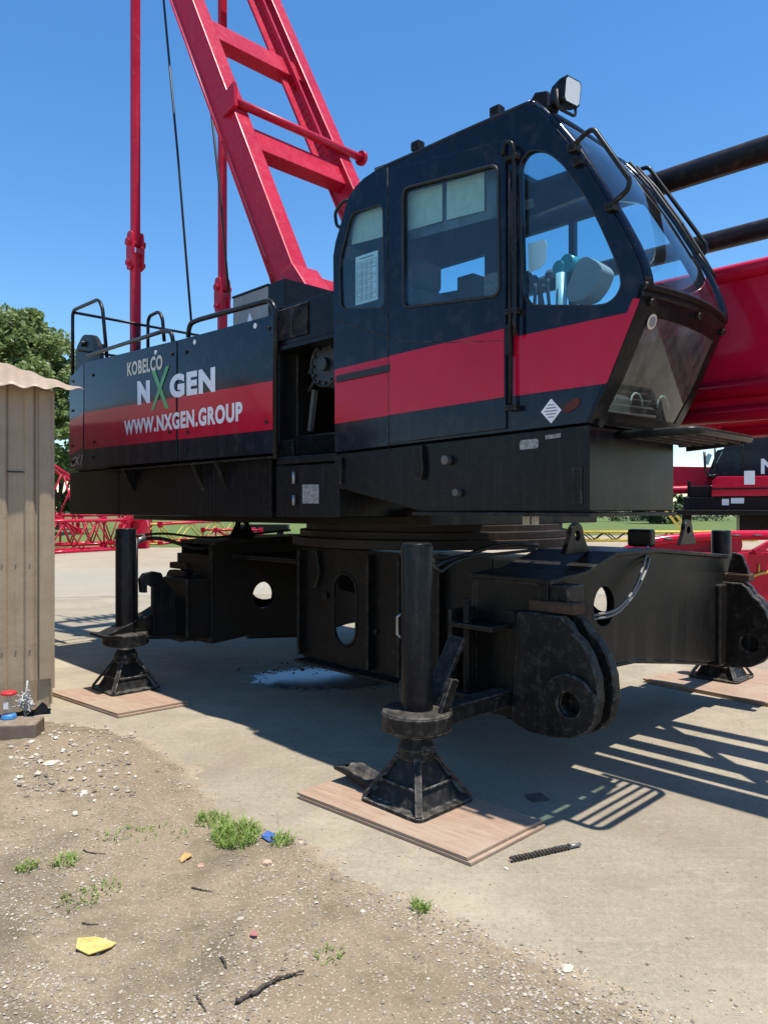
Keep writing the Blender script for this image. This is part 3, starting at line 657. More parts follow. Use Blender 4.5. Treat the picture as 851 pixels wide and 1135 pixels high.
m.tube([(S(676, 230, YS)[0]+.0, YS-.03, S(676, 230)[1]), (S(692, 219, YS)[0], YS-.03, S(692, 219)[1])], .004, 6); build_each(m, 'hoop_clamp', BLACKD, cab, .006)
m = MB(); v = .86
pts = [Vector(fp(i, v, a))+Vector((.03, 0, .02)) for i, a in zip(ws, amps)][2:7]
m.tube(pts, .008, 8); pts2 = [Vector(fp(i, v-.10, a))+Vector((.022, 0, .012)) for i, a in zip(ws, amps)][2:6]; m.tube(pts2, .009, 8); m.tube([pts[2], pts2[2]], .007, 6); m.tube([pts[-1], pts2[-1]], .006, 6)
build_each(m, 'wiper', RUBBER, cab)

# ---- cab base (skirt) and front walkway
base = MB(); base.prism(SP([(371.6, 503.5), (652, 470.5), (652, 567), (466, 567), (371.6, 540)]), 'xz', YS+.006, -.94)
base = base.build('cab_base', BLACK, crane, .008)
m = MB()
m.box(S(373, 520)[0], S(378, 520)[0]+.02, YS-.02, YS+.005, S(373, 537)[1], S(373, 507)[1])
m.prism(SP([(461, 494), (470, 493.5), (472, 520), (470, 532), (462, 531), (459.5, 525)]), 'xz', YS-.03, YS+.005)
build_each(m, 'base_bracket', BLACKD, base, .006)
m = MB()
for px, py, r in ((497, 510, .028), (508.5, 546, .022)): x, z = S(px, py); m.cyl((x, YS-.04, z), (x, YS+.005, z), r, seg=14)
build_each(m, 'base_plug', plain('dull plug steel', (.11, .11, .10), .45, .4, vary=.4), base, .003)
m = MB(); m.prism(rpoly(SP([(575.5, 488), (596, 486), (596, 496.5), (575.5, 498.5)]), .015), 'xz', YS+.002, YS+.0055); m.build('worn_label', ALU, base)
m = MB(); m.prism(SP([(604, 482.5), (621, 480), (621, 484.5), (604, 487)]), 'xz', YS+.002, YS+.0055); m.build('white_label', ALU, base)
m = MB(); m.box(S(634, 540)[0], S(645, 540)[0], YS-.004, YS+.005, S(640, 558)[1], S(640, 518)[1]); m.build('base_cover', BLACKD, base, .004)
m = MB(); m.box(1.55, 2.78, YS-.004, -.93, 1.655, 1.675); m.build('base_flange', BLACKD, base, .004)
m = MB()
for px in (583, 593): x, z = S(px, 572, -1.6); m.box(x-.012, x+.012, -1.62, -1.58, 1.60, 1.66)
build_each(m, 'hook_tab', STEEL, base)
wk = MB(); x0, x1, y0, y1, zp = 2.772, 3.19, -1.64, -.88, 2.085
wk.tube(rnd([(x0, y0, zp), (x1, y0, zp), (x1, y1, zp), (x0, y1, zp)], .08, 6), .022, 10)
wk = wk.build('front_walkway', TUBEB, crane)
m = MB()
for k in range(1, 6): x = x0+(x1-x0)*k/6; m.box(x-.011, x+.011, y0, y1, zp-.02, zp+.012)
build_each(m, 'walkway_bar', BLACKD, wk)
m = MB(); m.bar((x0, y1+.1, zp-.02), (x1-.1, y1+.1, zp-.0), .02, .04); m.build('walkway_bracket', BLACKD, wk)
# ---- gantry mast, links, ropes
def leg(y, foot, top, wx, wy): return MB().bar((foot[0], y, foot[1]), (top[0], y, top[1]), wy, wx, (0, 1, 0))
mast = crane
f0, f1 = Vector((-1.10, 3.80)), Vector((-4.35, 9.85))
md = (f1-f0).normalized(); mn = Vector((md.y, -md.x))
P2 = lambda t, o=0.0: f0+md*t+mn*o
for y in (-.75, .75):
    m = leg(y, f0, f1, .20, .30); o = m.build('mast_leg', REDM, mast, .012)
    m = MB(); a = P2(-.1); m.prism([(a.x-.22, a.y-.15), (a.x+.2, a.y-.25), (a.x+.3, a.y+.05), (a.x+.05, a.y+.35), (a.x-.15, a.y+.3)], 'xz', y-.16, y+.16); m.build('foot_lug', REDM, o, .01)
    m = MB(); m.cyl((a.x+.22, y-.22, a.y+.02), (a.x+.22, y+.22, a.y+.02), .05); m.cyl((a.x+.22, y-.24, a.y+.02), (a.x+.22, y-.22, a.y+.02), .085); build_each(m, 'foot_pin', REDM, o)
    m = MB(); a, b = P2(.2, -.165), P2(6.6, -.165); m.tube([(a.x, y-.12, a.y), (b.x, y-.12, b.y)], .016, 8); m.tube([(a.x-.02, y-.05, a.y-.02), (b.x-.02, y-.05, b.y-.02)], .012, 8); build_each(m, 'conduit', REDM, o)
ma = S3(271.6, 117, -.78); 
tA = (Vector((ma[0], ma[2]))-f0).dot(md)
def crossbeam(t, hgt, th, name='cross_beam', off=0.0):
    m = MB(); a = P2(t, off); u = md*hgt/2; v = mn*th/2
    q = [a-u-v, a-u+v, a+u+v, a+u-v]; m.prism([(k.x, k.y) for k in q], 'xz', -.65, .65); return m.build(name, REDM, mast, .01)
crossbeam(tA-.20, .34, .16); crossbeam(tA+1.62, .34, .16); crossbeam(tA+3.4, .3, .16); crossbeam(.15, .2, .16)
m = MB(); a = P2(tA+.12, .19); m.cyl((a.x, -.86, a.y), (a.x, 1.02, a.y), .048); m.cyl((a.x, 1.0, a.y), (a.x, 1.05, a.y), .09); m.prism([(a.x-.14, a.y-.14), (a.x+.1, a.y-.1), (a.x+.08, a.y+.16), (a.x-.08, a.y+.12)], 'xz', -.90, -.86); m.build('stop_tube', REDM, mast)
m = MB()                                                # caged run beside the far leg
for o in (-.06, .12): a, b = P2(tA, o), P2(tA+3.2, o); m.bar((a.x, .48, a.y), (b.x, .48, b.y), .05, .03, (0, 1, 0))
for k in range(28): a, b = P2(tA+.1+k*.11, -.06), P2(tA+.1+k*.11, .12); m.bar((a.x, .48, a.y), (b.x, .48, b.y), .02, .012, (0, 1, 0))
a, b = P2(tA, .0), P2(tA+3.2, .0); m.bar((a.x, .40, a.y), (b.x, .40, b.y), .03, .10, (0, 1, 0)); m.build('rung_ladder', REDM, mast)
m = MB(); a = f1; m.cyl((a.x, -.95, a.y), (a.x, .95, a.y), .09)
for k in range(6): m.cyl((a.x, -.4+.14*k, a.y), (a.x, -.33+.14*k, a.y), .30, seg=32)
m.build('head_sheave', REDM, mast)
for px, y, name in ((150, -1.0, 'back_link'), (246.5, .27, 'back_link')):
    x, _ = S(px, 300, y); zt = 9.8; zj = S(px, 268 if y < 0 else 318, y)[1]
    m = MB(); m.bar((x, y, zj), (x, y, zt), .085, .10, (0, 1, 0)); lk = m.build(name, REDM, mast, .008)
    m = MB(); L_ = .32
    for dy in (-.065, .065): 
        m.prism(rpoly([(x-.07, zj-.36), (x+.07, zj-.36), (x+.09, zj-.1), (x+.06, zj+.12), (x-.06, zj+.12), (x-.09, zj-.1)], .05), 'xz', y+dy-.018, y+dy+.018, [circ(x, zj-.02, .03, 14)])
    m.bar((x, y, 2.9), (x, y, zj-.14), .085, .11, (0, 1, 0)); m.build('link_plate', REDM, lk, .005)
    m = MB(); m.cyl((x, y-.12, zj-.02), (x, y+.12, zj-.02), .045); m.cyl((x, y-.12, zj-.28), (x, y+.12, zj-.28), .035); build_each(m, 'link_pin', REDM, lk)
    if y < 0: MB().tube([(x+.17+.04*math.cos(t), y, zj-.15+.045*math.sin(t)) for t in [2*math.pi*k/12 for k in range(12)]], .008, 6, closed=True).build('pin_ring', REDM, lk)
a = S3(212, 357, -.3); b = S3(181, 2, -.3); d = Vector(b)-Vector(a); MB().tube([a, tuple(Vector(a)+d*.5+Vector((.03, 0, -.01))), tuple(Vector(a)+d*1.4)], .016, 8).build('hoist_rope', RUBBER, crane)
a = S3(253.5, 325, -.1); b = S3(230, 98, -.1); d = Vector(b)-Vector(a); MB().tube([a, tuple(Vector(a)+d*.5+Vector((.04, 0, 0))), tuple(Vector(a)+d*1.9)], .016, 8).build('hoist_rope', RUBBER, crane)

# ---- boom lying forward beside the cab
boom = crane
zc = 3.775
for y in (-.7, .6): MB().cyl((.35, y, zc), (9.5, y, zc), .075, seg=24).build('boom_chord', CHORD, boom)
for y, s_ in ((-.60, 1), (.56, -1)):
    m = MB(); m.prism([(1.3, 2.25), (9.5, 2.25), (9.5, 2.75), (4.6, 3.0), (3.3, 3.10), (2.4, 3.10), (1.3, 2.75)], 'xz', y, y+.05*s_); bp = m.build('boom_side_plate', RED, boom, .008)
    m = MB(); m.tube([(1.3, y-.01, 2.78), (2.4, y-.01, 3.13), (3.3, y-.01, 3.13), (4.6, y-.01, 3.03), (9.5, y-.01, 2.77)], .05, 12); m.tube([(1.2, y-.03, 2.42), (9.5, y-.03, 2.42)], .055, 16); m.tube([(1.2, y-.02, 2.27), (9.5, y-.02, 2.27)], .05, 12); m.build('chord_tube', RED, bp)
m = MB(); k = 0; x = 4.5
while x < 9.2:
    ya, yb_ = (-.7, .6) if k % 2 == 0 else (.6, -.7); m.tube([(x, ya, zc), (x+.75, yb_, zc)], .032, 8); x += .75; k += 1
m.tube([(4.5, -.7, zc), (4.5, .6, zc)], .04, 8); m.build('boom_lacing', CHORD, boom)
for y in (-.68, .60):
    m = MB(); x = 4.5; k = 0
    while x < 9.0:
        za, zb2 = (zc, 2.9) if k % 2 == 0 else (2.9, zc); m.tube([(x, y, za), (x+.7, y, zb2)], .03, 8); x += .7; k += 1
    m.build('boom_lacing', CHORD, boom)
m = MB(); m.box(2.0, 2.5, -.55, .5, 2.3, 2.42); m.box(2.5, 5.5, -.50, -.34, 2.3, 2.4); m.box(2.5, 5.5, -.24, -.06, 2.3, 2.4); m.box(2.5, 5.5, .08, .34, 2.3, 2.4); m.bar((2.6, .5, 2.5), (3.9, -.5, 2.5), .08, .08); m.box(4.6, 4.9, -.55, .5, 2.2, 2.29); build_each(m, 'boom_shadow_bar', RED, boom, .006)  # bars added under the boom, laid out to stripe its ground shadow
# ---- slewing ring
m = MB(); m.lathe((0, 0, 1.446), [(1.26, 0), (1.26, .06), (1.20, .06), (1.20, .114)], 72); ring = m.build('slewing_ring', RINGM, crane, .006)
m = MB(); m.lathe((0, 0, 1.37), [(1.33, 0), (1.33, .075)], 72)
ringl = m.build('ring_flange', RINGM, ring, .006)


# ---- car body: two axle boxes, centre box, clevis lugs, jacks
body = crane
TOPZ = 1.36
for s_ in (1, -1):
    if s_ > 0: axpoly = [(-1.42, .37), (-1.05, .42), (-.72, .64), (-.3, .62), (.35, .52), (.95, .42), (1.42, .37), (1.42, 1.26), (.9, 1.30), (0, 1.37), (-.62, 1.37), (-1.05, 1.26), (-1.42, 1.235)]
    else: axpoly = [(-1.42, .37), (-1.0, .40), (-.6, .36), (-.2, .32), (.35, .40), (.95, .42), (1.42, .37), (1.42, 1.26), (.9, 1.30), (0, 1.37), (-.62, 1.37), (-1.05, 1.36), (-1.42, 1.34)]
    x0, x1 = sorted((s_*1.62, s_*2.20)); hc = (-.74, 1.04) if s_ > 0 else (-.80, .80)
    hc2 = (.32, 1.02) if s_ > 0 else (-.36, .80)
    m = MB(); m.prism(axpoly, 'yz', x1-.06, x1, [circ(*hc, .135, 28)]); ax = m.build('axle_box', BLACKD, body, .005)
    m = MB(); m.prism(axpoly, 'yz', x0, x0+.03, [circ(*hc2, .29 if s_ > 0 else .22, 28, 0, .6)]); m.build('axle_back_plate', BLACKD, ax)
    m = MB(); tp_ = axpoly[7:]
    for a, b in zip(tp_, tp_[1:]): m.hexa([(x0-.03, a[0], a[1]+.001), (x1+.03, a[0], a[1]+.001), (x1+.03, b[0], b[1]+.001), (x0-.03, b[0], b[1]+.001), (x0-.03, a[0], a[1]+.03), (x1+.03, a[0], a[1]+.03), (x1+.03, b[0], b[1]+.03), (x0-.03, b[0], b[1]+.03)])
    bmesh.ops.remove_doubles(m.bm, verts=m.bm.verts, dist=1e-4); m.build('axle_top_plate', BLACKD, ax, .006)
    m = MB()
    for (a, b) in zip(axpoly[:6], axpoly[1:7]): m.hexa([(x0+.031, a[0], a[1]), (x1-.061, a[0], a[1]), (x1-.061, b[0], b[1]), (x0+.031, b[0], b[1]), (x0+.031, a[0], a[1]+.03), (x1-.061, a[0], a[1]+.03), (x1-.061, b[0], b[1]+.03), (x0+.031, b[0], b[1]+.03)])
    for y in (-1.42, 1.39): m.box(x0+.031, x1-.061, y, y+.03, .40, 1.235)
    m.build('axle_plate', BLACKD, ax)
    m = MB(); m.tube([(x0+.02, q[0], q[1]-.012) for q in axpoly[1:6]], .018, 6); m.tube([(x1-.012, q[0], q[1]-.012) for q in axpoly[1:6]], .018, 6); m.build('axle_flange', BLACKD, ax)
    for sy in (-1, 1):
        yE = sy*1.42
        # clevis: two cheek plates with bosses, spacer block and rusty stop on top
        def cheek(y0):
            global LUGPTS
            pts = LUGPTS = [(1.98, .37), (2.02, 1.055), (2.11, 1.065), (2.33, 1.06), (2.385, 1.02), (2.42, .965), (2.47, .93), (2.525, .85), (2.57, .735), (2.582, .60), (2.555, .48), (2.50, .41), (2.41, .36), (2.28, .335), (2.10, .335)]
            return [(s_*px_, pz) for px_, pz in pts]
        pl = cheek(0)
        hl = circ(s_*2.405, .56, .072, 24)
        m = MB(); ya = yE-.005*sy; yb = ya+sy*.075; m.prism(pl, 'xz', *sorted((ya, yb)), [hl]); yc = yE-sy*.15
        m.prism([(px_+s_*.02, pz) for px_, pz in pl], 'xz', *sorted((yc, yc+sy*.075)), [circ(s_*2.42, .56, .072, 24)])
        lug = m.build('clevis_lug', BLACKW, ax, .012, 3)
        m = MB(); fl = [(px_*.985+.0, pz*.97+.015) for px_, pz in LUGPTS]; m.prism([(s_*q[0], q[1]) for q in fl], 'xz', *sorted((ya-sy*.004, yc+sy*.079))); m.build('lug_spacer', BLACKW, ax, .01)
        m = MB(); m.prism(circ(s_*2.405, .56, .178, 36), 'xz', *sorted((yb, yb+sy*.035)), [circ(s_*2.405, .56, .072, 24)]); m.build('lug_boss', BLACKW, ax, .01, 3)
        m = MB(); xa, xb = sorted((s_*1.9, s_*2.24)); m.box(xa, xb, *sorted((yE-.30*sy, yE+.02*sy)), .36, 1.05); m.build('lug_block', BLACKD, ax, .015)
        m = MB(); m.cyl((s_*2.03, yE-.02*sy+.05*sy, .38), (s_*2.03, yE-.02*sy+.05*sy, 1.06), .036, seg=16); m.build('lug_hinge_tube', BLACKD, ax)
        m = MB(); xa, xb = sorted((s_*2.08, s_*2.40)); m.box(xa, xb, *sorted((yE+.03*sy, yE-.10*sy)), 1.07, 1.135); m.build('rusty_stop', paint('rusty stop block', (.07, .045, .032), .8, dust=(.25, .17, .12), dust_amt=.5, rust=.5, bump=.1), ax, .01)
        m = MB(); m.prism([(s_*2.215, 1.14), (s_*2.40, 1.137), (s_*2.34, 1.30), (s_*2.26, 1.32)], 'xz', *sorted((yE-.05*sy, yE-.09*sy))) if sy > 0 else m.box(*sorted((s_*2.09, s_*2.33)), *sorted((yE-.02*sy, yE-.20*sy)), 1.138, 1.232); m.build('stop_gusset', BLACKW, ax, .008)
    # lifting eyes
    for y in (-.82, .95):
        m = MB(); xm = (x0+x1)/2+.1*s_; z0 = TOPZ+.03; m.prism([(y-.16, z0), (y+.16, z0)]+[(y+.08*math.cos(t), z0+.13+.08*math.sin(t)) for t in [math.pi*k/10 for k in range(11)]], 'yz', xm, xm+.035, [circ(y, z0+.12, .035, 16)]); m.build('lifting_eye', BLACK, ax, .004)
    m = MB(); xm = (x0+x1)/2; m.box(xm-.10, xm+.10, .32, .42, TOPZ+.03, TOPZ+.17); m.build('stop_post', BLACK, ax, .02)
# centre box with slotted near face
cz0 = .42
for sy in (-1, 1):
    m = MB(); y = sy*(1.22 if sy < 0 else .95); hx, hz = S(382, 676, -1.22)
    slot = [(hx+.145*math.cos(t), hz+(.155 if math.sin(t) > 0 else -.155)+.145*math.sin(t)) for t in [2*math.pi*(k+.5)/32 for k in range(32)]]
    if sy < 0: m.prism([(-.44, .39), (.5, .40), (1.62, .44), (1.62, 1.355), (-.44, 1.355)], 'xz', y, y+.035, [slot])
    else: m.prism([(-.9, .44), (-.4, .36), (.4, .36), (.62, .44), (.62, 1.20), (-.9, 1.20)], 'xz', y-.035, y, [slot])
    cb = m.build('centre_box', BLACKD, body, .006)
    m = MB(); m.tube([(q[0], y, q[1]) for q in slot], .014, 6, closed=True); m.build('slot_rim', BLACKD, cb)
    if sy < 0:
        m = MB()
        for x in (-.42, .46, .80, 1.2): m.box(x-.014, x+.014, y-.075, y-.001, .42, 1.33)
        build_each(m, 'box_rib', BLACKD, cb, .005)
        m = MB(); m.box(-.44, 1.62, y-.10, y+.04, .36, .384); m.build('bottom_flange', BLACKD, cb, .005)
        m = MB()
        for px, py, r in ((445, 655, .03), (408, 640, .06), (362, 660, .03), (440, 722, .02), (418, 700, .02)):
            x, z = S(px, py, y); m.cyl((x, y-.03, z), (x, y+.01, z), r, seg=20)
        build_each(m, 'box_plug', BLACKD, cb, .004)
        m = MB(); m.prism([(-.20, 1.33), (-.15, 1.15), (-.21, 1.02), (-.27, 1.02), (-.31, 1.17), (-.28, 1.33)], 'xz', y-.05, y-.002); m.build('hanging_bracket', BLACKD, cb, .008)
    
m = MB(); m.box(-1.62, 1.62, -1.18, .91, 1.20, 1.235); m.lathe((0, 0, .95), [(.9, 0), (.9, .25)], 48); m.build('centre_drum', BLACKD, body)
m = MB()
for k in range(5): m.tube(rnd([(-.25+.1*k, -.5, .55), (-.05+.12*k, -.7, .50+.1*(k % 3)), (.2+.1*k, -.6, .62+.07*k), (.35, -.2, .9)], .15), .017, 8)
m.build('hose', RUBBER, body)

def jack(sx, sy, top, full):
    jx, jy = sx*1.835, sy*2.19
    m = MB(); m.lathe((jx, jy, 0), [(.085, .50), (.092, .56), (.092, top-.02), (.086, top)], 36); jk = m.build('jack', BLACK, body, .004)
    for p in jk.data.polygons: p.use_smooth = abs(p.normal.z) < .5
    m = MB(); m.lathe((jx, jy, 0), [(.195, .44), (.205, .455), (.205, .54), (.195, .555), (.10, .56)], 40); m.build('jack_collar', BLACKW, jk, .006)
    m = MB(); m.lathe((jx, jy, 0), [(.07, .34), (.07, .44)], 24); m.build('jack_rod', STEEL, jk)
    m = MB(); m.lathe((jx, jy, 0), [(.10, .285), (.105, .30), (.105, .345), (.09, .375), (.075, .40)], 28); m.box(jx-.1, jx+.1, jy-.05, jy+.05, .33, .36)
    b, t_ = .185, .075; m.hexa([(jx-b, jy-b, .055), (jx+b, jy-b, .055), (jx+b, jy+b, .055), (jx-b, jy+b, .055), (jx-t_, jy-t_, .29), (jx+t_, jy-t_, .29), (jx+t_, jy+t_, .29), (jx-t_, jy+t_, .29)])
    for i, j in ((1, 1), (1, -1), (-1, 1), (-1, -1)): m.bar((jx+i*.215, jy+j*.215, .06), (jx+i*.075, jy+j*.075, .30), .02, .04, (i, -j, 0))
    zz = .16; e = .152; m.tube([(jx-e, jy-e, zz), (jx+e, jy-e, zz), (jx+e, jy+e, zz), (jx-e, jy+e, zz)], .010, 6, closed=True)
    m.prism(rpoly([(jx-.235, jy-.235), (jx+.235, jy-.235), (jx+.235, jy+.235), (jx-.235, jy+.235)], .05), 'xy', .036, .058)
    m.build('jack_foot', BLACKW, jk, .005)
    # swing arm from the axle end
    y0, y1 = jy+sy*(-.09), sy*1.43
    if full:
        mir = lambda pts: [(-q[0]*sy, q[1]) for q in pts]
        f_ = lambda pts: mir([Fr(px, py, -1.80) for px, py in pts])
        m = MB(); m.prism(f_([(113, 704), (163, 680), (190, 663), (237, 661), (237, 702)]), 'yz', jx-.10, jx+.10); m.build('jack_arm', BLACKD, jk, .008)
        m = MB(); m.prism(f_([(110, 707), (110, 703.5), (237, 701.5), (237, 706)]), 'yz', jx-.17, jx+.17); m.build('arm_flange', BLACKD, jk, .004)
        m = MB(); m.prism(f_([(197, 641), (262, 639), (262, 701), (197, 705)]), 'yz', jx-.26, jx+.20); m.build('arm_box', BLACKD, jk, .012)
        m = MB(); m.prism(f_([(163, 703), (163, 650), (156.5, 647), (156.5, 656), (150, 656), (149, 641), (153, 635), (164, 632.5), (172, 634), (177, 645), (187, 655), (189, 703)]), 'yz', jx+.101, jx+.16); m.build('arm_hook', BLACK, jk, .008)
    else:
        m = MB(); m.bar((jx+sx*.04, jy+.02, .50), (jx+sx*.05, y1, .50), .12, .10); m.bar((jx-sx*.02, jy-sy*.14, .56), (jx-sx*.0, jy-sy*.36, .92), .03, .12, (1, 0, 0)); m.bar((jx-sx*.13, jy+.04, .56), (jx-sx*.16, jy+.06, .68), .03, .06, (0, 1, 0)); m.bar((jx+sx*.15, jy-sy*.05, .55), (jx+sx*.19, jy-sy*.10, .74), .03, .07, (0, 1, 0)); m.build('jack_arm', BLACKW, jk, .006)
        m = MB(); xb0, xb1 = sorted((sx*1.60, sx*1.95))
        for z in (.50, .94): m.box(xb0, xb1, *sorted((y1, y1+sy*.22)), z, z+.03)
        m.box(xb0, xb0+.03, *sorted((y1, y1+sy*.22)), .5, 1.05); m.cyl((sx*1.70, y1+sy*.15, .46), (sx*1.70, y1+sy*.15, 1.12), .025); m.build('arm_hinge', BLACKD, jk, .006)
        m = MB(); m.tube([(jx-.098*sx, jy-.02, .95), (jx-.125*sx, jy-.03, .97), (jx-.125*sx, jy-.03, 1.07), (jx-.098*sx, jy-.02, 1.09)], .010, 6); m.build('jack_clip', STEEL, jk)
    return jk
jacks = [jack(1, -1, 1.50, False), jack(-1, -1, 1.51, True), jack(1, 1, 1.48, False), jack(-1, 1, 1.48, True)]
def hose(pts, r=.014): return MB().tube(rnd([Vector(p) for p in pts], .25, 6), r, 8).build('hose', RUBBER, body)
def hose3(pts, r=.014): return MB().tube(rnd([Vector(p) for p in pts], .12, 6), r, 8).build('hose', plain('grey hose', (.16, .16, .16), .5), body)
hose([(-1.83, -2.1, 1.40), (-1.85, -1.85, 1.42), (-1.80, -1.45, 1.28), (-1.75, -1.2, 1.36), (-1.7, -.9, 1.42)], .018)
hose([(-1.83, -2.1, 1.44), (-1.86, -1.8, 1.46), (-1.84, -1.4, 1.40), (-1.8, -1.1, 1.41), (-1.7, -.4, 1.46)], .012)
hose([(1.86, -2.09, 1.40), (1.80, -2.0, 1.35), (1.62, -1.7, 1.36), (1.70, -1.2, 1.46), (1.78, -.9, 1.44)], .014)
hose([(1.86, -2.09, 1.37), (1.84, -2.0, 1.32), (1.66, -1.6, 1.38), (1.9, -1.1, 1.42)], .011)
for d in (0, .05):
    q = [Fr(655, 682, 2.26), Fr(680, 678, 2.29), Fr(702, 655, 2.29), Fr(712+d*80, 625, 2.26), Fr(715+d*60, 606, 2.1)]
    xs_ = [2.27, 2.30, 2.30, 2.27, 2.12]; hose3([(x, y, z-d*.5) for x, (y, z) in zip(xs_, q)], .010)
m = MB(); x_, z_ = S(128, 640, -2.19); m.cyl((-1.70, -2.15, .6), (-1.70, -2.15, 1.42), .012); m.build('jack_stay', BLACK, jacks[1])
m = MB(); m.cyl((-1.84, -2.1, 1.38), (-1.84, -2.0, 1.42), .03); m.build('hose_union', STEEL, jacks[1])
# ================================================================== THE GROUND
def fbm(x, y, s, o=4): return mnoise.fractal(Vector((x*s, y*s, 3.3)), .9, 2.1, o)
def sheet_xy(name, pts, z, mat, kind='structure'):
    m = MB(); m.poly([(x, y, z) for x, y in pts]); o = m.build(name, mat); o['kind'] = kind; return o
m = MB(); m.poly([(-900, -60, -.012), (900, -60, -.012), (900, 1400, -.012), (-900, 1400, -.012)]); tag(m.build('ground', YARD), kind='structure')
def edge(px): 
    E = [(-80, 770), (20, 778), (60, 796), (120, 806), (165, 822), (205, 848), (250, 893), (320, 925), (400, 968), (450, 1000), (540, 1032), (620, 1070), (700, 1112), (760, 1140), (820, 1175)]
    return E
EDGE = [G(*q) for q in edge(0)]
def dist_edge(X, Y):                                    # signed distance to the slab's edge, positive on the dirt side
    best = 9e9; sgn = 1
    for (ax, ay), (bx, by) in zip(EDGE, EDGE[1:]):
        dx, dy = bx-ax, by-ay; t = max(0, min(1, ((X-ax)*dx+(Y-ay)*dy)/(dx*dx+dy*dy))); ex, ey = X-ax-dx*t, Y-ay-dy*t; d = ex*ex+ey*ey
        if d < best: best = d; sgn = -1 if dx*(Y-ay)-dy*(X-ax) > 0 else 1
    return sgn*math.sqrt(best)
def dirt_h(X, Y, full=True):
    d = dist_edge(X, Y)
    d += .10*fbm(X, Y, 3.2, 5)+.08*fbm(X+7, Y, 9, 3)+.05*fbm(X, Y+3, 24, 3)
    h = max(-.03, min(.022, d*.075-.003))
    if h > -.03: h += (.010*fbm(X, Y, 2.6, 4)+.006*fbm(X, Y, 11, 3)+.0035*fbm(X+3, Y, 32, 2))*min(1, max(.3, d*3+.3))
    r = math.hypot(X+2.15, Y-4.75); 
    if r < 1.0: h += .05*(1-r)**1.2*(1+.8*fbm(X, Y, 7, 3)) if d > .05 else 0
    return h
# slab: a broad sheet with a faint joint
slab = [(-9, -2), (9, -2), (14, 6), (18, 17), (-12, 17), (-10, 6)]
sl = sheet_xy('concrete_slab', slab, 0.0, CONC)
m = MB(); x0, x1, y0, y1, st = -4.6, 2.6, 1.75, 7.0, .024
nx, ny = int((x1-x0)/st), int((y1-y0)/st); V = {}
H = [[dirt_h(x0+i*st, y0+j*st) for j in range(ny+1)] for i in range(nx+1)]
for i in range(nx):
    for j in range(ny):
        if max(H[i][j], H[i+1][j], H[i][j+1], H[i+1][j+1]) < -.02: continue
        q = []
        for a, b in ((i, j), (i+1, j), (i+1, j+1), (i, j+1)):
            if (a, b) not in V: V[a, b] = m.bm.verts.new((x0+a*st, y0+b*st, H[a][b]))
            q.append(V[a, b])
        f = m.bm.faces.new(q); f.smooth = True
dg = m.build('dirt_ground', DIRT); at_ = dg.data.attributes.new('sandy', 'FLOAT', 'POINT')
for i_, v_ in enumerate(dg.data.vertices): at_.data[i_].value = max(0.0, 1-max(0.0, dist_edge(v_.co.x, v_.co.y))/.17)
tag(dg, kind='structure')
# far grass verges
def wavy(y, x0, x1, amp, n=40): return [(x0+(x1-x0)*k/n, y+amp*fbm(x0+(x1-x0)*k/n, y, .12)) for k in range(n+1)]
sheet_xy('grass_verge', wavy(31.5, -60, 2, 1.2)+[(4, 140), (-160, 140)], 0.0, GRASSG)
sheet_xy('grass_field', wavy(46, 4, 60, 1.5)+[(160, 150), (5, 150)], .004, GRASSG)
# light crushed-stone drive beside the slab at the back left
sheet_xy('gravel_drive', wavy(14.5, -26, 6, .9)+[(6, 19)]+wavy(20.5, 6, -26, 1.2), .004, ground_mat('pale gravel', [(.33, .29, .22), (.39, .345, .265), (.30, .26, .19)], (.3, 3, 40), .5, .02))

# loose pebbles: far too many to count, one object
def pebble(m, X, Y, z, r, flat=.6):
    sub = [(1, 0, 0), (-1, 0, 0), (0, 1, 0), (0, -1, 0), (0, 0, 1), (0, 0, -1)]
    a = random.random()*6.28; c, s_ = math.cos(a), math.sin(a); sx, sy, sz = random.uniform(.7, 1.3), random.uniform(.6, 1.1), flat*random.uniform(.6, 1.1)
    vs_ = [m.bm.verts.new((X+r*((x*sx+random.uniform(-.25, .25))*c-(y*sy)*s_), Y+r*((x*sx)*s_+(y*sy+random.uniform(-.25, .25))*c), z+r*z_*sz)) for x, y, z_ in sub]
    for f in ((0, 2, 4), (2, 1, 4), (1, 3, 4), (3, 0, 4), (2, 0, 5), (1, 2, 5), (3, 1, 5), (0, 3, 5)): m.bm.faces.new([vs_[i] for i in f])
m = MB(); n = 0
def inview(X, Y): return abs(X) < Y*.56 and Y > 2.15
while n < 10500:
    px, py = random.uniform(-10, 800), random.uniform(800, 1150); X, Y = G(px, py)
    d = dist_edge(X, Y)
    if d < -.05: continue
    dens = .15+.85*max(0, min(1, .45+2.2*fbm(X+5, Y, 1.9, 4)))
    if d < .22: dens = 1
    if random.random() > dens: continue
    r = random.choice((.0022, .003, .003, .004, .004, .005, .006, .008))*random.uniform(.7, 1.3)
    if random.random() < .03: r *= 1.7
    pebble(m, X, Y, dirt_h(X, Y)+r*.25, r); n += 1
for k in range(420):
    px, py = random.uniform(10, 150), random.uniform(805, 890); X, Y = G(px, py)
    if dist_edge(X, Y) < -.1: continue
    r = random.choice((.006, .009, .012, .015, .02))*random.uniform(.7, 1.25); pebble(m, X, Y, dirt_h(X, Y)+r*.3, r, .7)
for k in range(2600):
    px, py = random.uniform(60, 851), random.uniform(770, 1135); X, Y = G(px, py)
    d = dist_edge(X, Y)
    if d > 0 or (d < -.35 and random.random() > .30): continue
    r = random.choice((.0022, .003, .004, .006))*random.uniform(.7, 1.3); pebble(m, X, Y, max(0, dirt_h(X, Y))+r*.3, r)
tag(m.build('gravel', PEB), kind='stuff')
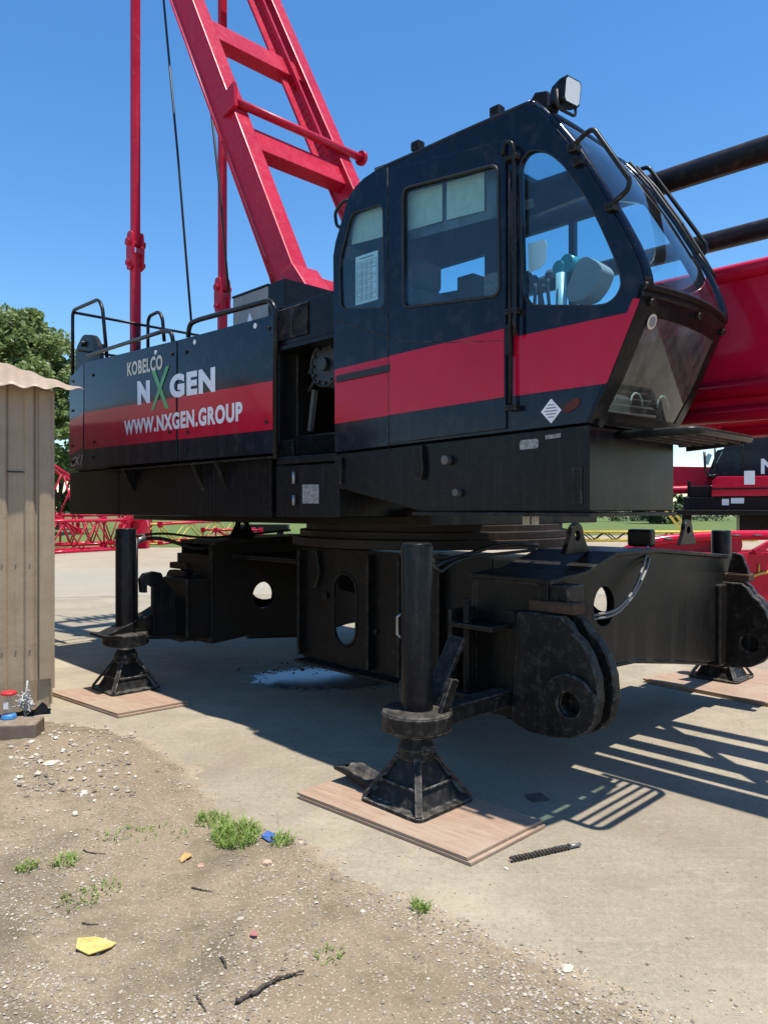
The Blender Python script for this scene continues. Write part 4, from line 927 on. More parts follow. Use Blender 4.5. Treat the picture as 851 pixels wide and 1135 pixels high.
def rock(px, py, r, label, group=None, sq=(1, .8, .6), mat=None):
    X, Y = G(px, py); bm = bmesh.new(); bmesh.ops.create_icosphere(bm, subdivisions=2, radius=r); o_ = random.uniform(0, 50); a = random.random()*6
    for v in bm.verts:
        n_ = 1+.42*mnoise.noise(v.co/r*1.5+Vector((o_, 0, 0)))+.15*mnoise.noise(v.co/r*4+Vector((0, o_, 0))); v.co = Vector((v.co.x*sq[0]*n_, v.co.y*sq[1]*n_, v.co.z*sq[2]*n_)); v.co.rotate(Matrix.Rotation(a, 3, 'Z'))
    mb = MB(); mb.bm.free(); mb.bm = bm; o = mb.build('stone', mat or ROCK); o.location = (X, Y, max(0, dirt_h(X, Y))+r*sq[2]*.45); tag(o, label, 'stone', group); return o
rock(93, 887, .034, 'large pale limestone lump lying on the dirt in front of the shed')
rock(57, 858, .042, 'flat pale limestone slab piece in the rubble near the brown block', sq=(1.3, .8, .4))
rock(83, 917-8, .022, 'small pinkish stone just in front of the large pale limestone lump')
rock(222, 961+5, .02, 'pinkish stone on the dirt just right of the brown leaf', mat=plain('pink stone', (.40, .25, .18), .9, bump=.4))
rock(296, 962, .022, 'pink stone on the dirt right below the big grass tuft', mat=plain('pink stone pale', (.48, .32, .24), .9, bump=.4))
rock(628, 1077, .024, 'pale stone on the dirt edge nearest the lower right of the slab')
rock(561, 964, .012, 'small white stone on the concrete below the plywood sheet with the twisted rod')
rock(402, 1015, .014, 'small pale grey stone on the dirt left of the small green sprig')
for i, (px, py, r) in enumerate([(20, 872, .018), (40, 845, .02), (70, 845, .022), (110, 862, .016), (128, 880, .016), (35, 828, .025), (62, 826, .02), (120, 840, .015), (150, 868, .014), (12, 850, .017), (88, 862, .016), (105, 895, .013)]):
    rock(px, py, r, 'pale chunk in the heap of rubble between the shed and the dirt', 'rubble chunks by the shed')
# grass tufts, each its own plant
def tuft(px, py, rad, n, hgt, label, spread=1.0, name='grass_tuft'):
    X, Y = G(px, py); m = MB()
    for k in range(n):
        a = random.random()*6.28; q = rad*math.sqrt(random.random()); bx, by = q*math.cos(a)*spread, q*math.sin(a); h_ = hgt*random.uniform(.5, 1.1); l = random.random()*6.28; ln = h_*random.uniform(.5, 1.5); w_ = random.uniform(.0022, .004)
        z0 = dirt_h(X+bx, Y+by)-.002; dx, dy = math.cos(l), math.sin(l)
        p = [Vector((bx, by, z0)), Vector((bx+dx*ln*.35, by+dy*ln*.35, z0+h_*.6)), Vector((bx+dx*ln, by+dy*ln, z0+h_*.85))]; s_ = Vector((-dy, dx, 0))*w_
        v = [m.bm.verts.new(c) for c in (p[0]-s_, p[0]+s_, p[1]-s_*.8, p[1]+s_*.8, p[2])]
        m.bm.faces.new([v[0], v[1], v[3], v[2]]); m.bm.faces.new([v[2], v[3], v[4]])
    o = m.build(name, BLADE); o.location = (X, Y, 0); tag(o, label, 'grass'); return o
tuft(262, 930, .17, 420, .06, 'biggest bright green grass tuft on the dirt near the slab edge', .7)
tuft(236, 913, .10, 170, .045, 'low grass patch touching the upper left of the biggest tuft')
tuft(312, 934, .07, 80, .05, 'small grass tuft between the biggest tuft and the blue scrap')
tuft(155, 930, .12, 60, .035, 'thin row of grass blades on the dirt left of the biggest tuft', 2.2)
tuft(30, 970, .05, 60, .04, 'dark weed near the left edge of the dirt')
tuft(72, 963, .06, 70, .04, 'weed on the dirt just right of the leftmost dark weed')
tuft(467, 1010, .04, 60, .045, 'lone green sprig on the dirt close to the slab edge')
tuft(88, 1003, .09, 60, .025, 'dusty flat weed above the yellow scrap')
tuft(115, 990, .09, 50, .025, 'dusty sparse weed upper right of the yellow scrap')
tuft(365, 1068, .06, 24, .03, 'sparse dry sprig on the dirt at the lower middle')
# scraps
def scrap(name, pts, th, mat, label, cat, curl=.006):
    c = G(sum(p[0] for p in pts)/len(pts), sum(p[1] for p in pts)/len(pts)); P_ = [Vector((*G(*p), 0)) for p in pts]; m = MB(); n = len(P_); z = dirt_h(*c)+.010; cc = Vector((*c, 0))
    ring0 = [m.bm.verts.new((p.x-c[0], p.y-c[1], z+curl*math.sin(i*2.1))) for i, p in enumerate(P_)]; ring1 = [m.bm.verts.new((p.x-c[0], p.y-c[1], z+th+curl*math.sin(i*2.1))) for i, p in enumerate(P_)]
    t0 = m.bm.verts.new((0, 0, z)); t1 = m.bm.verts.new((0, 0, z+th))
    for i in range(n): j = (i+1) % n; m.bm.faces.new([ring1[i], ring1[j], t1]); m.bm.faces.new([ring0[j], ring0[i], t0]); m.bm.faces.new([ring0[i], ring0[j], ring1[j], ring1[i]])
    o = m.build(name, mat); o.location = (c[0], c[1], 0); tag(o, label, cat); return o
scrap('plastic_scrap', [(84, 1062), (86, 1052), (93, 1048.5), (106, 1049), (116, 1053), (129, 1054.5), (124, 1060), (112, 1066), (98, 1067.5)], .004, plain('yellow plastic', (.56, .42, .13), .45, vary=.2, sc_=25), 'torn yellow plastic scrap lying flat on the dirt', 'scrap')
scrap('dead_leaf', [(199, 961), (204, 955), (212, 954), (213, 957), (207, 962), (201, 964)], .002, plain('tan leaf', (.45, .28, .10), .7), 'curled tan leaf on the dirt below the biggest grass tuft', 'leaf')
scrap('blue_scrap', [(289, 930), (296, 926), (305, 925), (306, 931), (300, 933), (307, 936), (298, 936)], .003, plain('blue film', (.06, .13, .36), .4), 'crumpled blue plastic scrap between the biggest tuft and slab', 'scrap', .012)
scrap('red_scrap', [(277, 1044), (281, 1041), (286, 1043), (285, 1047), (279, 1048)], .002, plain('faded red film', (.34, .13, .12), .7), 'tiny faded red scrap on the dirt', 'scrap')
def twig(pts, r, label):
    P_ = [Vector((*G(*p), 0)) for p in pts]; 
    for p in P_: p.z = dirt_h(p.x, p.y)+r*1.2
    c = P_[0].copy(); m = MB(); q_ = [p-Vector((c.x, c.y, 0)) for p in rnd(P_, .03, 3)]; q_ = [a_.lerp(b_, t_/4)+Vector((random.uniform(-1, 1), random.uniform(-1, 1), random.uniform(-.6, .3)))*r*.5 for a_, b_ in zip(q_, q_[1:]) for t_ in range(4)]; m.tube(q_, r*.75, 6, r1=r*.3)
    for v_ in m.bm.verts: v_.co += Vector((random.uniform(-1, 1), random.uniform(-1, 1), random.uniform(-1, 1)))*r*.25
    o = m.build('twig', plain('dark twig', (.06, .045, .035), .9, vary=.4)); o.location = (c.x, c.y, 0); tag(o, label, 'twig')
twig([(92, 948), (105, 952), (119, 953)], .005, 'thin dark twig on the dirt left of the tan leaf')
twig([(213, 991), (225, 993), (238, 994)], .005, 'curved dark twig on the dirt right below the tan leaf')
twig([(219, 1115), (223, 1125), (229, 1134)], .006, 'dark stick at the bottom edge of the dirt')
twig([(245, 1070), (249, 1077), (251, 1085)], .007, 'short dark stub on the dirt at the lower middle')
twig([(262, 1122), (285, 1110), (300, 1100), (318, 1091), (338, 1088)], .011, 'long crumbly strip of dark bark at the lower middle of the dirt')
twig([(91, 1030-1), (100, 1030), (110, 1029)], .004, 'short dark twig just above the yellow scrap')
# puddle under the crane
X, Y = G(362, 752)
def watermat():
    m, t, b = newmat('wet film'); t.nodes.remove(b); oc = coords(t)
    gl = nd(t, 'ShaderNodeBsdfGlossy'); gl.inputs[0].default_value = (.48, .52, .60, 1); gl.inputs['Roughness'].default_value = .06
    df = nd(t, 'ShaderNodeBsdfDiffuse'); df.inputs[0].default_value = (.10, .10, .10, 1)
    fr = nd(t, 'ShaderNodeFresnel'); fr.inputs[0].default_value = 1.9; mx = nd(t, 'ShaderNodeMixShader'); t.links.new(fr.outputs[0], mx.inputs[0]); t.links.new(df.outputs[0], mx.inputs[1]); t.links.new(gl.outputs[0], mx.inputs[2])
    tr = nd(t, 'ShaderNodeBsdfTransparent'); m2 = nd(t, 'ShaderNodeMixShader')
    d = nd(t, 'ShaderNodeVectorMath', operation='LENGTH'); t.links.new(coords(t, 'Object', (1.1, 1.75, 1)), d.inputs[0])
    n1 = noise(t, oc, 7, 8, .8); n2 = noise(t, oc, 26, 6, .75)
    a = nd(t, 'ShaderNodeMath', operation='MULTIPLY_ADD'); t.links.new(n1, a.inputs[0]); a.inputs[1].default_value = 1.5; a.inputs[2].default_value = -.62
    a2 = nd(t, 'ShaderNodeMath', operation='MULTIPLY_ADD'); t.links.new(n2, a2.inputs[0]); a2.inputs[1].default_value = 1.25; t.links.new(a.outputs[0], a2.inputs[2])
    s_ = nd(t, 'ShaderNodeMath', operation='SUBTRACT'); t.links.new(a2.outputs[0], s_.inputs[0]); t.links.new(d.outputs['Value'], s_.inputs[1])
    t.links.new(ramp(t, s_.outputs[0], -.06, .06), m2.inputs[0]); t.links.new(tr.outputs[0], m2.inputs[1]); t.links.new(mx.outputs[0], m2.inputs[2])
    bp = nd(t, 'ShaderNodeBump'); bp.inputs['Strength'].default_value = .05; bp.inputs['Distance'].default_value = .01; t.links.new(n2, bp.inputs['Height']); t.links.new(bp.outputs[0], gl.inputs['Normal'])
    t.links.new(m2.outputs[0], t.nodes['Material Output'].inputs[0]); return m
m = MB(); m.poly([(1.3*math.cos(t), 1.3*math.sin(t), 0) for t in [2*math.pi*k/40 for k in range(40)]]); o = m.build('puddle_water', watermat()); o.location = (X, Y, .004); tag(o, kind='structure')
m = MB(); X, Y = G(340, 742); 
for k in range(90):
    a = random.random()*6.28; q = random.gauss(0, .4); pebble(m, X+q*1.3*math.cos(a)-.05, Y+q*.6*math.sin(a), .006, random.choice((.005, .007, .010, .015, .02))*random.uniform(.7, 1.2), .5)
tag(m.build('mud_crumbs', plain('dark mud', (.03, .025, .02), .9)), kind='stuff')
m = MB(); X, Y = G(595, 885); m.box(-.055, .055, -.055, .055, .002, .008); o = m.build('drain_cover', plain('dark iron cover', (.07, .06, .05), .8, vary=.3), None, .003); o.location = (X, Y, 0); o.rotation_euler = (0, 0, .3); tag(o, 'small dark square cover flush in the concrete near the near jack', 'drain cover')
# twisted rod
A = Vector((*G(566, 956), .014)); B = Vector((*G(643, 939), .014)); c = A.copy(); d = B-A; L_ = d.length; u = d.normalized(); s_ = Vector((-u.y, u.x, 0)); m = MB()
for ph in (0, math.pi): m.tube([u*(L_*.84*k/90)+(s_*math.cos(ph+k*.62)+Vector((0, 0, 1))*math.sin(ph+k*.62))*.009*random.uniform(.75, 1.2) for k in range(91)], .006, 6)
rod = m.build('twisted_rod', plain('rusted dark steel', (.05, .04, .033), .7, vary=.4)); rod.location = (c.x, c.y, c.z); tag(rod, 'dark twisted steel rod with a bare shank lying on the sunlit concrete', 'steel rod')
MB().tube([u*L_*.83, u*L_], .009, 10).build('shank', STEEL, rod)

# ================================================================== PADS, PAN, SHED
def pad(pts, label, z0=.002, tiers=((0, .016), (.018, .034)), shrink=.02):
    W_ = [Vector((*G(*p, z0+tiers[-1][1]), 0)) for p in pts]; c = sum(W_, Vector())/4; m = MB()
    for i, (a, b) in enumerate(tiers):
        off = Vector((.012*(len(tiers)-1-i), -.016*(len(tiers)-1-i), 0)); q = [p-c+off for p in W_]
        m.hexa([(p.x, p.y, a) for p in q]+[(p.x, p.y, b) for p in q])
    o = m.build('plywood_pad', PLY, None, .003); o.location = (c.x, c.y, z0); e = (W_[1]-W_[0]); tag(o, label, 'plywood', 'plywood sheets under the jacks'); return o
def para(a, b, c): return [a, b, c]
def pad3(n1, n2, f2, label):                             # near corner, its neighbour, next corner (pixels); the fourth closes the rectangle
    zt = .036; A, B, C2 = [Vector((*G(*p, zt), 0)) for p in (n1, n2, f2)]; D = A+C2-B; ctr = (A+C2)/2; m = MB()
    ang = math.atan2((B-A).y, (B-A).x); R_ = Matrix.Rotation(-ang, 3, 'Z')
    for a, b, of in ((.0, .016, .014), (.018, .034, 0)):
        q = [R_ @ (p-ctr+Vector((of, -of*1.2, 0))) for p in (A, B, C2, D)]; m.hexa([(p.x, p.y, a) for p in q]+[(p.x, p.y, b) for p in q])
    o = m.build('plywood_pad', PLY, None, .002); o.location = (ctr.x, ctr.y, .002); o.rotation_euler = (0, 0, ang); tag(o, label, 'plywood', 'plywood sheets under the jacks'); return o
pad3((329, 878), (518, 951), (601, 909), 'reddish plywood sheet under the jack nearest to us, with a dark pan on it')
pad3((57, 767), (130, 791), (208, 777), 'brown plywood sheet under the rear jack beside the shed')
pad3((712, 752), (905, 790), (985, 765), 'plywood sheet under the far front jack at the right edge')
# dark bent pan beside the near jack
X, Y = G(404, 868, .05); m = MB(); n = 10
prof2 = [(-.10, .075), (-.085, .035), (-.05, .012), (0, .004), (.05, .012), (.085, .035), (.10, .075)]
g = [[m.bm.verts.new((t, p[0]*(1-.15*abs(k/4-1)), p[1]*(1 if k else .5))) for p in prof2] for k, t in enumerate((-.16, -.08, 0, .08, .16))]
for A_2, B_2 in zip(g, g[1:]):
    for k in range(6): f = m.bm.faces.new([A_2[k], A_2[k+1], B_2[k+1], B_2[k]]); f.smooth = True
m.bm.faces.new(g[0])
o = m.build('steel_pan', BLACKW); sm = o.modifiers.new('solid', 'SOLIDIFY'); sm.thickness = .008; o.location = (X-.03, Y+.02, .045); o.rotation_euler = (R(-8), R(14), R(-40)); tag(o, 'dark steel pan tilted against the foot of the near jack', 'pan')

# shed: tan ribbed sheet walls and a hipped corrugated roof
CXs, CYs = G(56, 792); ux, uy = .885, .466; vx, vy = -.466, .885
def sh(a, b, z): return (a, b, z)
shed = empty('shed', (CXs, CYs, 0), math.atan2(uy, ux)); tag(shed, 'tan ribbed sheet metal shed with a corrugated hipped roof at the left edge', 'shed')
def rib(a):                                             # depth of the ribbed wall at distance a from the corner
    t = (a % .20)/.20
    return .022*max(0.0, min(1.0, (t-.55)/.08, (1-t)/.08))
def wall(m, L_, top, n, dents, flip):
    zs = [0, .02, .06, .12, .2, .3, .4, .5, .6, .7, .8, .9, 1.0, 1.15, 1.3, 1.6, 1.9, 2.2, 2.45, top]; g = []
    for k in range(n+1):
        a = L_*k/n; colv = []
        for z in zs:
            d = rib(a)+dents*(.016*mnoise.noise(Vector((a*6, z*5, 1)))*(1 if a < .16 else .25)*max(0, 1-z/1.4)); zz = z
            if z == 0: zz = .05+.05*max(0, mnoise.noise(Vector((a*9, 0, 4))))+(.06*max(0, 1-abs(a-.06)/.06) if a < .12 and dents else 0)
            elif z < .25: zz = max(z, .05+z*.4+(.06*max(0, 1-abs(a-.06)/.06) if a < .12 and dents else 0))
            colv.append(m.bm.verts.new((-a, -d, zz) if not flip else (d, a, zz)))
        g.append(colv)
    for A, B in zip(g, g[1:]):
        for i in range(len(zs)-1): m.bm.faces.new([A[i], B[i], B[i+1], A[i+1]])
m = MB(); wall(m, 2.4, 2.70, 240, 1, False); wl_ = m.build('shed_wall', SHED, shed)
m = MB(); wall(m, 4.2, 2.70, 200, 0, True); m.build('shed_wall', SHED, shed)  # side wall, run extra deep so the crane's rear panels mirror it dark
m = MB(); m.box(-2.4, -.03, 4.18, 4.2, .05, 2.7); m.box(-2.42, -2.4, .0, 4.2, .05, 2.7); m.build('shed_wall', SHED, shed)
m = MB(); m.box(-.085, .004, -.030, -.024, .30, 2.66); m.box(-.0, .030, -.026, .08, .22, 2.66); m.build('corner_trim', SHED, shed, .004)
m = MB(); m.box(-.32, -.2, -.026, -.0235, 1.985, 1.998); m.build('wall_slit', DARKIN, shed)
m = MB(); m.box(-2.35, -.06, .06, 4.1, .0, .06); m.box(-.12, -.02, .03, .1, .0, .3); m.build('shed_base', DARKIN, shed)
m = MB()
for z in (.55, 1.25, 1.95, 2.5):
    for a_ in (.05, .155, .255, .355, .455, .555): m.cyl((-a_, -rib(a_)-.008, z), (-a_, -rib(a_), z), .007, seg=8)
build_each(m, 'screw', STEEL, shed)
# roof: front hip plane and right hip plane, corrugated
m = MB(); pitch = .47; ov = .20; zt = 2.66
def wv(a): return .012*math.sin(2*math.pi*a/.165)
na = 170; top = []
g = []
for k in range(na+1):
    a = -2.65+(2.65+.24)*k/na                             # along the front eave
    dmax = max(0.001, min(1.45, .24-a)); rowv = []
    for j in range(7):
        d = dmax*j/6; rowv.append(m.bm.verts.new((a, -ov+d, zt+d*pitch+wv(a)*(1 if d < dmax*.9 else .6)+.010*mnoise.noise(Vector((a*3, d*3, 0))))))
    g.append(rowv)
for A, B in zip(g, g[1:]):
    for j in range(6): f = m.bm.faces.new([A[j], B[j], B[j+1], A[j+1]]); f.smooth = True
o = m.build('roof_sheet', SHED, shed); s2 = o.modifiers.new('t', 'SOLIDIFY'); s2.thickness = .004
m = MB(); m.hexa([(-2.4, 1.22, 2.70), (-.04, .1, 2.70), (-.04, 4.2, 2.70), (-2.4, 4.2, 2.70), (-2.4, 1.22, 3.28), (-1.0, 1.22, 3.28), (-.04, 4.2, 2.72), (-2.4, 4.2, 2.72)]); m.build('roof_sheet', SHED, shed)
# concrete step block, jug and frayed rope bundle by the shed
X, Y = G(18, 800, .13); m = MB(); m.box(-.45, .17, -.12, .10, 0, .13); o = m.build('step_block', paint('brown step block', (.17, .125, .095), .85, dust=(.30, .25, .19), dust_amt=.5, bump=.15), None, .012); o.location = (X-.0, Y-.0, .008); o.rotation_euler = (0, 0, R(8)); tag(o, 'brown weathered block used as a step in front of the shed', 'step')
X, Y = G(9, 797, .138); jug = empty('plastic_bottle', (X, Y+.01, .138)); tag(jug, 'small clear bottle with a red cap standing on the brown block', 'bottle')
CLEARP = glassmat('clear plastic', (.85, .88, .90), 1.4, .12)
m = MB(); m.lathe((0, 0, 0), [(.04, .035), (.042, .06), (.034, .11), (.026, .14), (.03, .165), (.045, .178)], 18); m.build('bottle_body', CLEARP, jug, 0, smooth_angle=40)
m = MB(); m.lathe((0, 0, 0), [(.05, .178), (.055, .182), (.055, .194), (.045, .200)], 18); m.build('bottle_cap', plain('red cap', (.55, .02, .03), .35), jug, .002)
m = MB(); m.lathe((0, 0, 0), [(.052, .0), (.055, .008), (.05, .03), (.042, .036)], 18); m.build('bottle_base', plain('blue base', (.05, .22, .50), .4), jug, .002)
m = MB(); m.prism([(-.018, .08), (.018, .08), (.018, .13), (-.018, .13)], 'xz', -.046, -.043); m.build('bottle_label', WHITE, jug)
X, Y = G(29, 790, .12); m = MB()
for k in range(46):
    p = Vector((random.gauss(0, .028), random.gauss(0, .02), random.gauss(.0, .04))); d = Vector((random.uniform(-1, 1), random.uniform(-1, 1), random.uniform(-1.2, .8)))*.03; e = Vector((random.uniform(-1, 1), random.uniform(-1, 1), random.uniform(-1, 1)))*.03
    m.tube(rnd([p-d, p, p+e], .02, 3), .005, 5)
m.tube(rnd([(0, 0, .03), (.01, .02, .11), (0, .05, .16)], .04), .008, 6)
o = m.build('rope_bundle', plain('frayed grey rope', (.42, .42, .42), .9, vary=.5, sc_=50)); o.location = (X, Y-.03, .20); tag(o, 'frayed grey rope bundle hanging at the foot of the shed wall', 'rope')

# ================================================================== BEHIND: second crane, crawler frame, boom sections, trees
ZB = 15.0
def bx(px, Z=ZB): return (px-HX)/FOC*Z
def bz(py, Z=ZB): return EYE+(HY-py)/FOC*Z
OX, OZ = bx(800), 0
c2 = empty('crawler_crane', (OX, ZB, 0), -R(24)); tag(c2, 'second black and red crane standing behind, half out of the right edge', 'crane')
def Q(px, py): return (bx(px)-OX, bz(py))
def QP(pts): return [Q(*p) for p in pts]
m = MB(); m.prism(QP([(806, 484), (1010, 484), (1010, 529), (790, 529), (792, 518), (800, 502)]), 'xz', 0, 2.9); up2 = m.build('engine_house', NAVY, c2, .02)
m = MB(); m.prism(QP([(790, 533), (795, 528.2), (1010, 528.2), (1010, 550), (789.5, 550)]), 'xz', -.03, 2.9); m.build('red_panel', RED, c2, .015)
m = MB(); m.prism(QP([(790, 541), (1010, 539.5), (1010, 541.5), (790, 543)]), 'xz', -.045, -.03); m.tube([(Q(821, 0)[0], -.004, Q(0, 484)[1]), (Q(821, 0)[0], -.004, Q(0, 528)[1])], .008, 6); build_each(m, 'panel_fold', BLACKD, c2)
m = MB(); m.prism(QP([(760, 551), (1010, 550.5), (1010, 565), (760, 565)]), 'xz', -.0, 2.8); m.build('lower_frame', BLACK, c2, .01)
m = MB(); m.box(Q(750, 0)[0], Q(1010, 0)[0], -.15, 3.0, bz(571), bz(565.2)); m.build('deck_plate', BLACKD, c2, .01)
m = MB(); m.box(Q(818, 0)[0], Q(1000, 0)[0], .3, 2.6, bz(592), bz(571.2)); m.box(Q(758, 0)[0], Q(768, 0)[0], .3, .6, bz(620), bz(571.2)); build_each(m, 'car_body', BLACKD, c2, .01)
text_mesh('company_lettering', 'N', WHITE, c2, [(*Q(838.5, 526)[:1], -.002, Q(838.5, 526)[1]), (Q(854, 526)[0], -.002, Q(854, 526)[1]), (Q(854, 509)[0], -.002, Q(854, 509)[1]), (Q(838.5, 509.5)[0], -.002, Q(838.5, 509.5)[1])], .035, .004)
text_mesh('company_lettering', 'GEN', WHITE, c2, [(Q(879, 526)[0], -.002, bz(526)), (Q(930, 526)[0], -.002, bz(526)), (Q(930, 509)[0], -.002, bz(509)), (Q(879, 509)[0], -.002, bz(509))], .035, .004)
m = MB(); m.prism(QP([(822, 522.5), (832.5, 522.5), (832.5, 537.5), (822, 537.5)]), 'xz', -.05, -.046); m.build('notice_sheet', PAPER, c2)
m = MB()
for a in ((800, 553, 807, 560), (809, 552, 822, 558)): m.prism(QP([(a[0], a[3]), (a[2], a[3]), (a[2], a[1]), (a[0], a[1])]), 'xz', -.006, -.002)
build_each(m, 'small_notice', PAPER, c2)
m = MB(); m.prism(QP([(784, 528), (795, 497), (822, 490), (815, 505), (806, 528)]), 'xz', .5, 1.6); m.build('cab', NAVY, c2, .01)
m = MB(); m.prism(QP([(794, 512), (800, 498.5), (811, 496.5), (803, 512)]), 'xz', .49, .499); m.prism(QP([(782, 505), (786, 500), (790, 502), (786, 514), (782, 512)]), 'xz', .49, .499); build_each(m, 'cab_window', plain('bright cab glass', (.35, .55, .55), .05), c2)
m = MB(); m.box(Q(764, 0)[0], Q(790, 0)[0], .2, 1.6, bz(550), bz(538)); m.box(Q(764, 0)[0], Q(768, 0)[0], .2, .4, bz(550), bz(532)); build_each(m, 'engine_parts', BLACKD, c2, .01)
m = MB(); q = [Q(782, 500), Q(783, 522), Q(787, 528), Q(795, 526)]; m.tube(rnd([(a, -.05, b) for a, b in q], .15), .025, 8); m.tube([(Q(793, 0)[0], -.05, bz(497)), (Q(793, 0)[0], -.05, bz(526))], .02, 8); build_each(m, 'grab_rail', TUBEB, c2)
for y in (0, .9):
    m = MB()
    for a, b in (((781, 478), (851, 471.5)), ((781, 478), (788, 471))): pass
    m.tube([(Q(785, 0)[0], y, bz(474)), (Q(816, 0)[0], y, bz(474))], .02, 8)
    for px in (785, 796, 808, 816): m.tube([(Q(px, 0)[0], y, bz(474)), (Q(px-4, 0)[0], y, bz(488))], .018, 8)
    m.tube(rnd([(Q(826, 0)[0], y, bz(485)), (Q(827, 0)[0], y, bz(473)), (Q(1000, 0)[0], y, bz(472))], .15), .025, 8); m.build('handrail', TUBEB, c2)
m = MB(); m.prism(QP([(600, 508), (700, 511), (752, 512.5), (790, 514), (795, 526), (792, 535), (752, 546), (600, 546)]), 'xz', 1.2, 1.5); m.tube([(Q(600, 0)[0], 1.18, bz(543)), (Q(765, 0)[0], 1.18, bz(541))], .09, 12); m.build('boom', REDM, c2, .01)
m = MB(); m.prism(QP([(826, 481), (1010, 480), (1010, 484), (826, 485)]), 'xz', -.05, 2.5); m.build('roof_edge', plain('pale grey roof edge', (.35, .34, .32), .6), c2)  # flat pale grey band along the roof line
# red crawler side frame on the ground behind the far jack
ZT = 9.6
cf = empty('track_unit', (bx(800, ZT), ZT, 0)); tag(cf, 'red crawler side frame resting on the ground behind the far front jack', 'track unit')
def q2(px, py): return (bx(px, ZT)-bx(800, ZT), bz(py, ZT))
m = MB(); m.prism([q2(*p) for p in [(775, 702), (960, 702), (960, 612), (775, 612)]], 'xz', 0, .6); m.build('frame_beam', RED, cf, .02)
m = MB(); tp = [(693, 612), (712, 603), (740, 598), (790, 594.5), (810, 593.5), (960, 593)]; m.tube(rnd([(q2(*p)[0], .05, q2(*p)[1]) for p in tp], .3), .065, 14); m.build('top_tube', RED, cf)
m = MB()
for px, py in ((707, 607), (722, 602), (740, 599.5), (764, 597.5), (815, 595.5), (838, 595.5), (862, 595.5)): x, z = q2(px, py-2); m.lathe((x, -.01, z-.0), [(.05, -.012), (.062, .0), (.045, .014)], 12)
build_each(m, 'tube_slot', DARKIN, cf)
m = MB(); x, z = q2(812, 604); m.cyl((x, .02, z), (x, .3, z), .14, seg=24); m.bar((q2(833, 612)[0], -.05, q2(833, 612)[1]), (q2(853, 601)[0], -.05, q2(853, 601)[1]), .08, .07, (0, 1, 0)); m.bar((q2(718, 0)[0], .2, q2(0, 612)[1]), (q2(800, 0)[0], .2, q2(0, 606)[1]), .3, .16, (0, 1, 0)); m.bar((q2(693, 0)[0], .1, q2(0, 640)[1]), (q2(775, 0)[0], .1, q2(0, 625)[1]), .2, .2, (0, 1, 0)); build_each(m, 'frame_roller', REDM, cf, .01)
m = MB(); m.bar((q2(800, 0)[0], .1, q2(0, 600)[1]), (q2(800, 0)[0], .1, 0), .12, .15, (0, 1, 0)); m.bar((q2(930, 0)[0], .1, q2(0, 600)[1]), (q2(930, 0)[0], .1, 0), .12, .15, (0, 1, 0)); build_each(m, 'support_post', BLACKD, cf)
m = MB(); m.tube(rnd([(q2(822, 645)[0], -.02, q2(822, 645)[1]), (q2(838, 636)[0], -.02, q2(838, 636)[1]), (q2(870, 631)[0], -.02, q2(870, 631)[1])], .1), .02, 6); m.tube([(q2(840, 0)[0], -.02, q2(0, 625)[1]), (q2(840, 0)[0], -.02, q2(0, 634)[1])], .012, 6); build_each(m, 'yellow_strap', plain('yellow strap', (.55, .36, .05), .6), cf)

def lattice(name, p0, p1, wd, hgt, r, mat, lacemat, label, n, taper=1.0, group=None):
    p0, p1 = Vector(p0), Vector(p1); d = p1-p0; L_ = d.length; u = d.normalized(); s_ = Vector((-u.y, u.x, 0)).normalized(); up = Vector((0, 0, 1)); o = empty(name, p0); tag(o, label, 'boom section', group)
    m = MB(); cs = [(-1, 0), (1, 0), (1, 1), (-1, 1)]
    def pt(t, i): k = 1+(taper-1)*t; return u*L_*t+s_*wd/2*cs[i][0]*k+up*(hgt*(.5+(cs[i][1]-.5)*k)+r)
    for i in range(4): m.tube([pt(0, i), pt(1, i)], r, 8)
    m.build('chord', mat, o); m = MB()
    for a, b in ((0, 1), (1, 2), (2, 3), (3, 0)):
        for k in range(n): i, j = (a, b) if k % 2 == 0 else (b, a); m.tube([pt(k/n, i), pt((k+1)/n, j)], r*.6, 6)
        m.tube([pt(0, a), pt(0, b)], r*.8, 6); m.tube([pt(1, a), pt(1, b)], r*.8, 6)
    m.build('lacing', lacemat, o)
    m = MB()
    for t in (0, 1):
        for i in range(4): q = pt(t, i); m.box(q.x-.12, q.x+.12, q.y-.07, q.y+.07, q.z-.13, q.z+.13)
    build_each(m, 'end_lug', mat, o, .02); return o
YEL = plain('yellow lacing paint', (.55, .38, .04), .5); g_ = 'lattice boom sections on the grass'
def gp(px, Z, z=0): return (bx(px, Z), Z, z)
lattice('boom_section', gp(20, 27), gp(128, 30.5), 1.5, 1.15, .055, RED, REDM, 'nearest red lattice boom section lying on the grass behind the shed', 6, 1.0, g_)
lattice('boom_section', gp(60, 33, .0), gp(160, 36), 1.4, 1.3, .06, RED, REDM, 'crowded red lattice boom section standing behind the rear jack', 9, 1.0, g_)
lattice('boom_section', gp(165, 34), gp(268, 47), 1.1, .9, .05, RED, YEL, 'red boom section with yellow lacing lying on the grass', 7, 1.0, g_)
lattice('boom_section', gp(232, 40), gp(285, 43), 1.0, .45, .06, RED, REDM, 'short low red boom piece seen past the lifting eye', 4, .6, g_)
o = lattice('boom_section', gp(30, 30, 2.0), gp(84, 31, .7), 1.3, 2.0, .06, RED, REDM, 'tall upended red boom piece rising beside the shed wall', 3, 1.0, g_)
